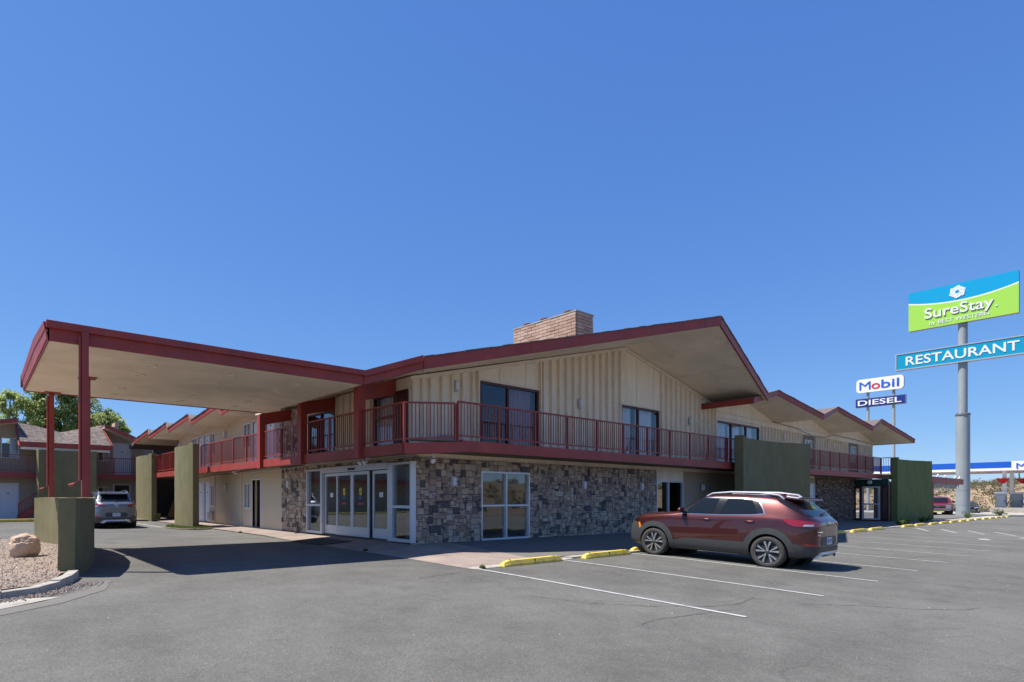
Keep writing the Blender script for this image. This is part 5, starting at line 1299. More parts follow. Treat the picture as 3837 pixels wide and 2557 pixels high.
# long hairline cracks and a sealed paving joint across the lot
M['crack'] = mat('crack_filler', (.075, .07, .064), .95, var=.3, scale=9)
rk = random.Random(31)
for L in ([(5.72, 7.91), (6.1, 7.89), (6.62, 8.0), (7.75, 8.28)], [(6.48, 6.0), (6.68, 5.4), (6.85, 4.98), (7.38, 4.39), (8.08, 3.92), (8.65, 3.73), (9.64, 3.85)], [(13.17, 4.48), (13.51, 3.66), (13.89, 2.93), (14.1, 2.2), (14.29, 1.6)],
          [(9.22, 3.46), (10.11, 2.74), (10.62, 2.09), (11.2, 1.71), (11.71, 1.56)], [(6.14, 3.79), (6.66, 3.86), (7.21, 3.77), (7.98, 3.65), (8.44, 3.5)], [(17.57, 5.04), (17.86, 4.29), (21.72, 3.64)]):
    pts = []
    for (x0, y0), (x1, y1) in zip(L, L[1:]):
        n = max(2, int(math.hypot(x1 - x0, y1 - y0) / .07))
        for i in range(n): t = i / n; pts.append((lerp(x0, x1, t) + rk.gauss(0, .008), lerp(y0, y1, t) + rk.gauss(0, .008)))
    b = MB(); vs = []
    for i, (x, y) in enumerate(pts):
        a, e = pts[max(i - 1, 0)], pts[min(i + 1, len(pts) - 1)]; d = Vector((e[0] - a[0], e[1] - a[1])).normalized(); w = rk.uniform(.002, .011) * min(1, i / 6, (len(pts) - 1 - i) / 6 + .1)
        for s_ in (-1, 1): vs.append((x - d.y * w * s_, y + d.x * w * s_, zg(x, y) + .0035))
    b.add(vs, [(2 * i, 2 * i + 1, 2 * i + 3, 2 * i + 2) for i in range(len(pts) - 1)]); o = obj('asphalt_crack', b, 'crack', kind='structure', recalc=False)
    if o.data.polygons[0].normal.z < 0: o.data.flip_normals()
# ================================================================== VEHICLES
def paint(name, col, flake=.35):
    m, n, l, p = new_mat(name)
    p.inputs['Base Color'].default_value = (*col, 1); p.inputs['Metallic'].default_value = .6; p.inputs['Roughness'].default_value = .32
    p.inputs['Coat Weight'].default_value = 1; p.inputs['Coat Roughness'].default_value = .02
    tc = n.new('ShaderNodeTexCoord'); no = n.new('ShaderNodeTexNoise'); no.inputs['Scale'].default_value = 900; l.new(tc.outputs['Object'], no.inputs[0])
    mr = n.new('ShaderNodeMapRange'); mr.inputs[3].default_value = 1 - flake; mr.inputs[4].default_value = 1 + flake; l.new(no.outputs[0], mr.inputs[0])
    v = n.new('ShaderNodeVectorMath'); v.operation = 'SCALE'; v.inputs[0].default_value = col; l.new(mr.outputs[0], v.inputs['Scale']); l.new(v.outputs[0], p.inputs['Base Color'])
    d = n.new('ShaderNodeTexNoise'); d.inputs['Scale'].default_value = 2; l.new(tc.outputs['Object'], d.inputs[0])
    r = n.new('ShaderNodeMapRange'); r.inputs[3].default_value = .28; r.inputs[4].default_value = .38; l.new(d.outputs[0], r.inputs[0]); l.new(r.outputs[0], p.inputs['Roughness'])
    return m
M['maroon'] = paint('maroon_car_paint', (.085, .018, .017))
M['gloss_black'] = mat('gloss_black_trim', (.012, .012, .014), .15, var=0)
M['greycar'] = paint('grey_car_paint', (.17, .18, .205))
M['redcar'] = paint('bright_red_paint', (.45, .012, .02), .1)
M['blackcar'] = paint('black_car_paint', (.008, .008, .010), .1)
M['clad'] = mat('black_cladding', (.048, .05, .054), .48, var=.1, scale=20, dirt=(.07, .065, .06, .5), dscale=5)
M['carglass'] = mat('car_glass', (.010, .013, .016), .05, spec=.45, var=0)
M['rail_silver'] = mat('satin_rail', (.58, .59, .61), .3, .6, var=.03)
M['chrome'] = mat('bright_trim', (.62, .63, .66), .16, 1, var=.02)
M['silver'] = mat('machined_silver', (.62, .63, .65), .28, .9, var=.04)
M['tyre'] = mat('tyre_rubber', (.045, .042, .04), .85, var=.2, scale=12, dirt=(.10, .09, .08, .7), dscale=6)
M['redlens'] = mat('red_lens', (.26, .004, .006), .12, var=.15, scale=20, spec=.8)
M['redlens'].node_tree.nodes['Principled BSDF'].inputs['Coat Weight'].default_value = 1
M['whitelens'] = mat('clear_lens', (.5, .5, .52), .1, .3, var=.2, scale=40)
M['amber'] = mat('amber_lens', (.75, .22, .01), .2)
M['plate_m'] = mat('licence_plate', (.5, .58, .66), .5, var=.05)
M['plate_txt'] = mat('plate_lettering', (.12, .18, .32), .5)
M['underbody'] = mat('underbody', (.01, .01, .01), .9)

def car_body(name, P, parent, m):
    """skin a body from cross-sections; x lateral, y forward from the rear bumper, z up"""
    sec = []
    for y in P['st']:
        w = interp(P['w'], y); zt = interp(P['top'], y); zb = interp(P['bot'], y); zs = min(interp(P['belt'], y), zt - .035)
        g = zt - zs; wb = w * interp(P.get('bw', [(0, .93)]), y); tum = P.get('tumble', .5); we = max(.35, wb - .02 - g * tum) if g > .06 else wb - .07
        k = min(P.get('edge', .075), g * .45)
        pts = [(0, zb), (w * .7, zb), (w * .93, zb + .035), (w * .985, lerp(zb, zs, .22)), (w, lerp(zb, zs, .48)), (w * .992, lerp(zb, zs, .72)), (w * .967, zs - .055), (wb, zs),
               (lerp(wb, we, .45) + .012, lerp(zs, zt - k, .45)), (we, zt - k), (we - .09, zt - k * .3), (we * .5, zt - .008), (0, zt)]
        sec.append([(x, y, z) for x, z in pts])
    n = len(sec[0]); vs = []; fs = []
    for s in sec: vs += s + [(-x, y, z) for x, y, z in s[-2:0:-1]]
    N_ = 2 * n - 2
    for i in range(len(sec) - 1):
        for k in range(N_): fs.append((i * N_ + k, (i + 1) * N_ + k, (i + 1) * N_ + (k + 1) % N_, i * N_ + (k + 1) % N_))
    fs += [tuple(range(N_)), tuple((len(sec) - 1) * N_ + k for k in range(N_ - 1, -1, -1))]
    b = MB(); b.add(vs, fs); me = b.mesh(name); fix_normals(me)
    # gentle rounding of the end caps
    o = bpy.data.objects.new(name, me); link(o); s_ = o.modifiers.new('s', 'SUBSURF'); s_.levels = s_.render_levels = 2
    for yc, r in P['wheels']:
        c = MB(); seg = 40; c.lathe([(0, -1.2), (r, -1.2), (r, 1.2), (0, 1.2)], (0, 0, 0), 'x', seg)
        cm = c.mesh('cut'); bmx = bmesh.new(); bmx.from_mesh(cm); bmesh.ops.remove_doubles(bmx, verts=bmx.verts, dist=1e-4); bmesh.ops.recalc_face_normals(bmx, faces=bmx.faces)
        bmx.to_mesh(cm); bmx.free(); co = bpy.data.objects.new('cut', cm); link(co); co.location = (0, yc, P['wr'])
        mo = o.modifiers.new('b', 'BOOLEAN'); mo.operation = 'DIFFERENCE'; mo.object = co; mo.solver = 'EXACT'
    dg = bpy.context.evaluated_depsgraph_get(); full = bpy.data.meshes.new_from_object(o.evaluated_get(dg))
    for mo in [x for x in o.modifiers if x.type == 'BOOLEAN']: c = mo.object; o.modifiers.remove(mo); bpy.data.objects.remove(c)
    dg.update(); sm = bpy.data.meshes.new_from_object(o.evaluated_get(bpy.context.evaluated_depsgraph_get()))
    bvh = BVHTree.FromPolygons([v.co for v in sm.vertices], [tuple(p.vertices) for p in sm.polygons])
    bpy.data.objects.remove(o)
    full.name = name; full.attributes.remove(full.attributes['tint']) if 'tint' in full.attributes else None
    ob = obj(name, full, m, parent, recalc=False); full.shade_smooth(); full.set_sharp_from_angle(angle=R(42))
    # dark liner so the arches are not see-through
    for yc, r in P['wheels']:
        for s in (-1, 1):
            b = MB(); b.lathe([(0, .28 * s), (r + .03, .28 * s), (r + .03, .74 * s)], (0, yc, P['wr']), 'x', 28)
            obj('wheel_arch_liner', b, 'underbody', parent, recalc=False)
    return ob, bvh
def patch(name, poly, bvh, side, m, parent, off=.006, res=.04, skirt=True, smooth=True):
    """panel hugging the body. side 'L'/'R': poly in (y, z); 'B'/'F': poly in (x, z); 'T': poly in (x, y)"""
    bm = bmesh.new(); f = bm.faces.new([bm.verts.new((a, b_, 0)) for a, b_ in poly])
    for ax in (0, 1):
        lo, hi = min(p[ax] for p in poly), max(p[ax] for p in poly); c = lo + res
        while c < hi - 1e-4:
            no = (1, 0, 0) if ax == 0 else (0, 1, 0); co = (c, 0, 0) if ax == 0 else (0, c, 0)
            bmesh.ops.bisect_plane(bm, geom=bm.verts[:] + bm.edges[:] + bm.faces[:], plane_co=co, plane_no=no); c += res
    bmesh.ops.triangulate(bm, faces=[f_ for f_ in bm.faces if len(f_.verts) > 4])
    for v in bm.verts:
        a, b_ = v.co.x, v.co.y
        if side == 'L': o, d = Vector((-3, a, b_)), Vector((1, 0, 0))
        elif side == 'R': o, d = Vector((3, a, b_)), Vector((-1, 0, 0))
        elif side == 'B': o, d = Vector((a, -3, b_)), Vector((0, 1, 0))
        elif side == 'F': o, d = Vector((a, 8, b_)), Vector((0, -1, 0))
        else: o, d = Vector((a, b_, 4)), Vector((0, 0, -1))
        h, nn, _, _ = bvh.ray_cast(o, d)
        if h is None: h, nn, _, _ = bvh.find_nearest(o + d * 2.3)
        if nn.dot(d) > 0: nn = -nn
        v.co = h + (nn * .6 - d * .4).normalized() * off
    if skirt:
        e = [x for x in bm.edges if x.is_boundary]; g = bmesh.ops.extrude_edge_only(bm, edges=e)
        for v in g['geom']:
            if isinstance(v, bmesh.types.BMVert):
                h, nn, _, _ = bvh.find_nearest(v.co); v.co = h - (v.co - h).normalized() * .004 if (v.co - h).length > 1e-5 else h
    me = bpy.data.meshes.new(name); bm.to_mesh(me); bm.free()
    return obj(name, me, m, parent, smooth=smooth, recalc=True)
def mirror_poly(p): return p
def wheel(parent, x, y, r, w, side, style='twin', rim=.245):
    s = side  # -1 left, +1 right
    t = MB(); hw = w / 2
    t.lathe([(rim + .005, -hw * .9), (rim + .03, -hw), (r - .035, -hw), (r - .008, -hw * .82), (r, -hw * .5), (r, hw * .5), (r - .008, hw * .82), (r - .035, hw), (rim + .03, hw), (rim + .005, hw * .9)], (x, y, r), 'x', 44)
    ty = obj('wheel', t, 'tyre', parent, smooth=True)
    g = MB()
    for k in range(44):   # tread ribs
        a = 2 * PI * k / 44; c = Vector((x, y + math.cos(a) * (r + .001), r + math.sin(a) * (r + .001)))
        tn = Vector((0, -math.sin(a), math.cos(a))); g.beam(c - Vector((hw * .75, 0, 0)), c + Vector((hw * .75, 0, 0)), .022, .008, up=(0, math.cos(a), math.sin(a)))
    obj('tread', g, 'tyre', ty)
    d = MB(); xo = x + s * hw * .55
    d.lathe([(0, 0), (rim * .98, 0), (rim + .012, s * hw * .3), (rim + .012, s * .001 - s * w * .5), ], (xo, y, r), 'x', 40); obj('rim_barrel', d, 'black', ty, smooth=True)
    l = MB(); l.lathe([(rim + .003, s * .02), (rim + .003, s * .038), (rim + .012, s * .040), (rim + .014, s * .015)], (xo, y, r), 'x', 44); obj('rim_lip', l, 'silver', ty, smooth=True)
    xf = xo + s * .012
    for k in range(5):
        a0 = 2 * PI * k / 5 + .31
        for da in (-.2, .2):
            pts = []
            for rr, aa, wd in ((.055, a0 + da * .5, .010), (.13, a0 + da * .95, .012), (rim - .012, a0 + da * 1.25, .021)):
                dr = Vector((math.cos(aa), math.sin(aa))); tg = Vector((-dr.y, dr.x)); pts.append((dr * rr - tg * wd, dr * rr + tg * wd))
            pl = [p[0] for p in pts] + [p[1] for p in pts[::-1]]
            b = MB(); b.prism([(xf, y + q_.x, r + q_.y) for q_ in pl], (s * .022, 0, 0)); obj('spoke', b, 'silver', ty, bevel=.003)
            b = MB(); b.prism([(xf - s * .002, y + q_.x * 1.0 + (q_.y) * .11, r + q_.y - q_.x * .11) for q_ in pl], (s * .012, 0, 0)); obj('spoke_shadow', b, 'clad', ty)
    h = MB(); h.lathe([(0, s * .032), (.034, s * .03), (.055, s * .015), (.06, 0)], (xf, y, r), 'x', 18); obj('hub_cap', h, 'clad', ty, smooth=True)
    for k in range(5):
        a = 2 * PI * k / 5 + .6; b = MB(); b.lathe([(0, s * .022), (.009, s * .02), (.01, 0)], (xf, y + math.cos(a) * .042, r + math.sin(a) * .042), 'x', 8); obj('lug_nut', b, 'silver', ty)
    return ty
def arch_ring(yc, wr, r0, r1, a0, a1, n=18):
    o = [(yc + math.cos(R(a)) * r1, wr + math.sin(R(a)) * r1) for a in [a0 + (a1 - a0) * i / n for i in range(n + 1)]]
    i_ = [(yc + math.cos(R(a)) * r0, wr + math.sin(R(a)) * r0) for a in [a1 + (a0 - a1) * i / n for i in range(n + 1)]]
    return o + i_
def suv(name, label, cat, m, loc, rot, L=4.41, hs=1.0, ws=1.0, kind='a', ground_pitch=0):
    t = bpy.data.objects.new(name, None); link(t); t.location = loc; t.rotation_euler = rot
    tag(t, label, cat)
    k = L / 4.41; wr = .345
    Y = lambda p: [(y * k, v) for y, v in p]
    P = dict(st=[v * k for v in (.0, .03, .08, .16, .27, .4, .55, .66, .78, .95, 1.2, 1.5, 1.8, 2.1, 2.3, 2.42, 2.56, 2.75, 2.93, 3.05, 3.2, 3.45, 3.7, 3.9, 4.05, 4.18, 4.28, 4.36, 4.41)],
             w=[(v * k, q * ws) for v, q in ((0, .50), (.03, .61), (.08, .69), (.16, .77), (.27, .835), (.45, .88), (.8, .903), (1.3, .905), (2.0, .895), (2.9, .90), (3.4, .905), (3.75, .89), (3.92, .86), (4.08, .80), (4.2, .73), (4.32, .62), (4.41, .45))],
             top=[(v * k, q * hs) for v, q in ((0, 1.02), (.03, 1.065), (.08, 1.10), (.15, 1.155), (.35, 1.32), (.6, 1.505), (.72, 1.545), (.85, 1.57), (1.1, 1.59), (1.6, 1.60), (2.2, 1.59), (2.4, 1.55), (2.55, 1.45), (2.75, 1.32), (2.95, 1.185), (3.06, 1.135), (3.2, 1.125), (3.45, 1.11), (3.7, 1.09), (3.9, 1.06), (4.1, 1.01), (4.25, .95), (4.35, .86), (4.41, .74))],
             bot=[(v * k, q) for v, q in ((0, .30), (.1, .27), (.3, .24), (.6, .22), (3.4, .2), (4.0, .22), (4.3, .26), (4.41, .34))],
             belt=[(v * k, q * hs) for v, q in ((0, .97), (.1, 1.02), (.3, 1.07), (.6, 1.10), (1.0, 1.12), (1.9, 1.085), (2.7, 1.06), (3.1, 1.04), (3.6, .98), (3.95, .90), (4.2, .80), (4.41, .62))],
             bw=[(0, .94), (.4 * k, .93), (2.9 * k, .935), (3.3 * k, .95), (4.4 * k, .95)], tumble=.38, edge=.058, wheels=[(.87 * k, .395), (3.51 * k, .395)], wr=wr)
    body, bv = car_body('body', P, t, m)
    rw, fwh = .87 * k, 3.51 * k
    H = lambda z: z * hs
    for s in ('L', 'R'):
        sg_ = -1 if s == 'L' else 1
        pz = lambda p: [(a * k, H(z)) for a, z in p]
        # glazing: bright surround, black pillars, then the panes
        patch('window_trim', pz([(2.88, 1.085), (2.41, 1.497), (2.10, 1.507), (1.6, 1.507), (1.22, 1.485), (1.12, 1.44), (1.01, 1.27), (.96, 1.165), (1.2, 1.13), (1.9, 1.095)]), bv, s, 'chrome', t, .003)
        patch('window_frame', pz([(2.85, 1.102), (2.405, 1.482), (2.10, 1.491), (1.6, 1.491), (1.24, 1.470), (1.14, 1.427), (1.035, 1.27), (.99, 1.182), (1.2, 1.15), (1.9, 1.115)]), bv, s, 'gloss_black', t, .010)
        patch('side_window', pz([(2.77, 1.125), (2.375, 1.466), (2.01, 1.474), (2.10, 1.130)]), bv, s, 'carglass', t, .015)
        patch('side_window', pz([(1.93, 1.132), (1.82, 1.472), (1.45, 1.470), (1.275, 1.452), (1.20, 1.33), (1.12, 1.188), (1.3, 1.160)]), bv, s, 'carglass', t, .015)
        patch('front_pillar', pz([(3.0, 1.115), (2.87, 1.10), (2.42, 1.49), (2.45, 1.535), (2.62, 1.42), (2.82, 1.27)]), bv, s, 'gloss_black', t, .007)
        # floating-roof black corner
        patch('corner_panel', pz([(.86, 1.53), (.72, 1.42), (.45, 1.27), (.27, 1.175), (.14, 1.13), (.12, 1.15), (.33, 1.31), (.58, 1.49), (.72, 1.535)]), bv, s, 'gloss_black', t, .006)
        # lower cladding
        patch('sill_cladding', [(fwh - .44, .44), (fwh - .50, .235), (rw + .50, .235), (rw + .44, .47), (rw + .52, .52), (2.78 * k, .51), (2.92 * k, .45)], bv, s, 'clad', t, .016)
        for yc, a1 in ((rw, 196), (fwh, 196)):
            patch('arch_cladding', arch_ring(yc, wr, (.395), .525, -16, a1), bv, s, 'clad', t, .022, .06)
        patch('bumper_cladding', [(rw - .46, .56), (.30 * k, .545), (.12 * k, .52), (.03, .50), (.03, .36), (.2 * k, .28), (rw - .44, .24), (rw - .40, .32)], bv, s, 'clad', t, .014)
        patch('bumper_cladding', [(fwh + .42, .60), (4.02 * k, .80), (4.20 * k, .86), (4.30 * k, .74), (4.34 * k, .42), (4.20 * k, .26), (fwh + .42, .25)], bv, s, 'clad', t, .012)
        patch('marker_lamp', [(3.88 * k, .70), (3.95 * k, .82), (3.98 * k, .80), (3.93 * k, .66)], bv, s, 'amber', t, .020)
        patch('tail_lamp', pz([(.62, 1.07), (.30, 1.06), (.10, 1.04), (.05, 1.00), (.10, .93), (.36, .925), (.48, .965)]), bv, s, 'redlens', t, .012)
        patch('lamp_insert', pz([(.22, .975), (.08, .98), (.09, .94), (.24, .938)]), bv, s, 'whitelens', t, .017)
        # shut lines
        for ln in ([(3.02, 1.05), (3.05, .44)], [(2.0, 1.10), (2.0, .9), (2.08, .50), (2.06, .24)], [(.98, 1.17), (1.05, .95), (1.28, .80), (1.42, .49)]):
            for a, e in zip(ln, ln[1:]):
                patch('shut_line', [(a[0] * k - .004, H(a[1])), (a[0] * k + .004, H(a[1])), (e[0] * k + .004, H(e[1])), (e[0] * k - .004, H(e[1]))], bv, s, 'black', t, .0025, skirt=False)
        for yh in (2.22, 1.25):
            h, nn, _, _ = bv.ray_cast(Vector((3 * sg_, yh * k, H(.985))), Vector((-sg_, 0, 0)))
            bm = bmesh.new(); bmesh.ops.create_uvsphere(bm, u_segments=16, v_segments=10, radius=1); bmesh.ops.scale(bm, vec=(.024, .105, .024), verts=bm.verts); bmesh.ops.translate(bm, vec=h + Vector((sg_ * .012, 0, 0)), verts=bm.verts)
            me = bpy.data.meshes.new('door_handle'); bm.to_mesh(me); bm.free(); obj('door_handle', me, m, t, smooth=True, recalc=False)
        h, nn, _, _ = bv.ray_cast(Vector((3 * sg_, 2.79 * k, H(1.13))), Vector((-sg_, 0, 0)))
        b = MB(); c = h + Vector((sg_ * .14, -.0, .05)); 
        bm = bmesh.new(); bmesh.ops.create_uvsphere(bm, u_segments=20, v_segments=12, radius=1); bmesh.ops.scale(bm, vec=(.115, .085, .075), verts=bm.verts); bmesh.ops.translate(bm, vec=c, verts=bm.verts)
        for v in bm.verts:
            if v.co.y < c.y - .03: v.co.y = c.y - .03
        me = bpy.data.meshes.new('door_mirror'); bm.to_mesh(me); bm.free(); mi = obj('door_mirror', me, m, t, smooth=True, recalc=False)
        b = MB(); b.beam(h + Vector((-sg_ * .02, 0, .0)), c + Vector((-sg_ * .03, 0, -.045)), .05, .05); obj('mirror_stalk', b, 'clad', mi)
        # roof rail
        pts = []
        for y, dz in ((2.35, .0), (2.22, .05), (1.8, .07), (1.2, .07), (.80, .055), (.68, 0)):
            h, nn, _, _ = bv.ray_cast(Vector((sg_ * .56 * ws, y * k, 3)), Vector((0, 0, -1))); pts.append(h + Vector((0, 0, dz)))
        b = MB(); b.tube(pts, .024, 8); obj('roof_rail', b, 'rail_silver' if m == 'maroon' else 'chrome', t, smooth=True)
        wheel(t, sg_ * .80 * ws, rw, wr, .225, sg_); wheel(t, sg_ * .80 * ws, fwh, wr, .225, sg_)
        patch('fog_reflector', [(sg_ * .60, .555), (sg_ * .80, .575), (sg_ * .80, .52), (sg_ * .56, .515)], bv, 'B', 'redlens', t, .02)
        patch('tail_lamp', [(sg_ * .82, H(1.04)), (sg_ * .48, H(1.03)), (sg_ * .42, H(1.00)), (sg_ * .52, H(.935)), (sg_ * .80, H(.925))], bv, 'B', 'redlens', t, .010)
    patch('windscreen', [(-.58, 2.98 * k), (.58, 2.98 * k), (.50, 2.42 * k), (-.50, 2.42 * k)], bv, 'T', 'carglass', t, .006, .08)
    patch('rear_window', [(-.60, H(1.15)), (.60, H(1.15)), (.585, H(1.19)), (.50, H(1.44)), (-.50, H(1.44)), (-.585, H(1.19))], bv, 'B', 'carglass', t, .008, .06)
    patch('tailgate_recess', [(-.40, .52), (.40, .52), (.46, .60), (.40, .72), (-.40, .72), (-.46, .60)], bv, 'B', 'clad', t, .006)
    patch('rear_bumper', [(-.70, .50), (.70, .50), (.62, .40), (-.62, .40)], bv, 'B', 'clad', t, .02)
    b = MB()
    b.prism([(-.62, .07, .27), (-.50, .0, .39), (-.40, -.015, .44), (.40, -.015, .44), (.50, .0, .39), (.62, .07, .27), (.50, .02, .26), (.36, -.01, .34), (-.36, -.01, .34), (-.50, .02, .26)], (0, .06, 0)); obj('skid_plate', b, 'silver', t, bevel=.008)
    patch('grille', [(-.66, .30), (.66, .30), (.72, .55), (.68, .84), (-.68, .84), (-.72, .55)], bv, 'F', 'clad', t, .01, .08)
    for s in (-1, 1): patch('headlamp', [(s * .45, .80), (s * .76, .84), (s * .78, .90), (s * .45, .87)], bv, 'F', 'gloss_black', t, .016)
    # spoiler
    zr = H(1.515); b = MB(); b.prism([(-.54, .98 * k, zr + .035), (-.60, .55 * k, zr - .018), (-.55, .30 * k, zr - .045), (.55, .30 * k, zr - .045), (.60, .55 * k, zr - .018), (.54, .98 * k, zr + .035)], (0, 0, .03)); obj('spoiler', b, m, t, bevel=.013)
    b = MB(); b.box((-.25, .305 * k, zr - .055), (.25, .33 * k, zr - .037)); obj('brake_light', b, 'redlens', t)
    h, nn, _, _ = bv.ray_cast(Vector((0, -3, H(1.17))), Vector((0, 1, 0))); b = MB(); b.beam(h + Vector((0, -.02, .0)), h + Vector((.34, .03, .045)), .02, .025); b.beam(h + Vector((-.03, -.015, 0)), h + Vector((.03, -.015, 0)), .05, .05); obj('rear_wiper', b, 'black', t)
    b = MB(); b.prism([(-.012, 1.02 * k, H(1.575)), (-.012, .84 * k, H(1.555)), (-.012, .84 * k, H(1.61)), (-.012, .88 * k, H(1.62))], (.024, 0, 0)); obj('roof_antenna', b, m, t)
    h, nn, _, _ = bv.ray_cast(Vector((0, -3, .62)), Vector((0, 1, 0))); yp = h.y - .012
    b = MB(); b.box((-.155, yp, .545), (.155, yp + .006, .70)); pl = obj('licence_plate', b, 'plate_m', t)
    fb = Matrix(((1, 0, 0, 0), (0, 0, -1, 0), (0, 1, 0, 0), (0, 0, 0, 1)))   # text facing the rear
    return t, bv, pl, fb, k
car, bv, pl, fb, k_ = suv('maroon_suv', 'metallic maroon compact SUV parked nose-in beside the stone wall', 'car', 'maroon', (14.52, 4.39, zg(14.5, 5.26) - .032), (math.atan(.0262), 0, 0))
y_ = pl.data.vertices[0].co.y
text_mesh('plate_characters', '5J2 RYT', .09, Matrix.Translation((-.13, y_ - .003, .595)) @ fb, 'plate_txt', pl, ext=.001, width=.26)
h, nn, _, _ = bv.ray_cast(Vector((-.45, -3, .80)), Vector((0, 1, 0)))
text_mesh('model_lettering', 'TRAILBLAZER', .055, Matrix.Translation((-.70, h.y - .016, .80)) @ Matrix.Rotation(R(-8), 4, 'Z') @ fb, 'chrome', car, ext=.003, width=.36)
text_mesh('model_lettering', 'AWD', .04, Matrix.Translation((-.66, h.y - .012, .745)) @ Matrix.Rotation(R(-8), 4, 'Z') @ fb, 'chrome', car, ext=.003, width=.11)
h, nn, _, _ = bv.ray_cast(Vector((0, -3, 1.0)), Vector((0, 1, 0)))
b = MB(); yb = h.y - .02; b.prism([(-.10, yb, .985), (-.085, yb, 1.02), (-.03, yb, 1.02), (-.022, yb, 1.04), (.04, yb, 1.04), (.03, yb, 1.02), (.10, yb, 1.02), (.085, yb, .985), (.03, yb, .985), (.022, yb, .965), (-.04, yb, .965), (-.03, yb, .985)], (0, .02, 0)); obj('badge', b, 'chrome', car)
fdp = patch('fuel_door_line', [(.935, .90), (.935, 1.03), (.72, 1.03), (.70, .92)], bv, 'L', 'black', car, .002, skirt=False)
patch('fuel_door', [(.929, .906), (.929, 1.024), (.726, 1.024), (.708, .926)], bv, 'L', 'maroon', car, .004, skirt=False)

c2, bv2, pl2, fb, k2 = suv('grey_suv', 'dark grey SUV seen from behind, parked beyond the planter wall', 'car', 'greycar', (4.98, 28.2, zg(5.7, 30)), (0, 0, 0), L=4.66, hs=1.04, ws=1.03)
y_ = pl2.data.vertices[0].co.y
text_mesh('plate_characters', '52RJM', .09, Matrix.Translation((-.13, y_ - .003, .595)) @ fb, 'plate_txt', pl2, ext=.001, width=.26)
h, nn, _, _ = bv2.ray_cast(Vector((0, -3, 1.03)), Vector((0, 1, 0)))
for rx, rz, cx_ in ((.075, .05, 0), (.028, .045, 0), (.055, .018, 0)):
    b = MB(); pts = [(math.cos(a) * rx, h.y - .02, 1.03 + (.018 if rx == .055 else 0) + math.sin(a) * rz) for a in [2 * PI * i / 18 for i in range(19)]]; b.tube(pts, .006, 6, cap=False); obj('badge_ring', b, 'chrome', c2)

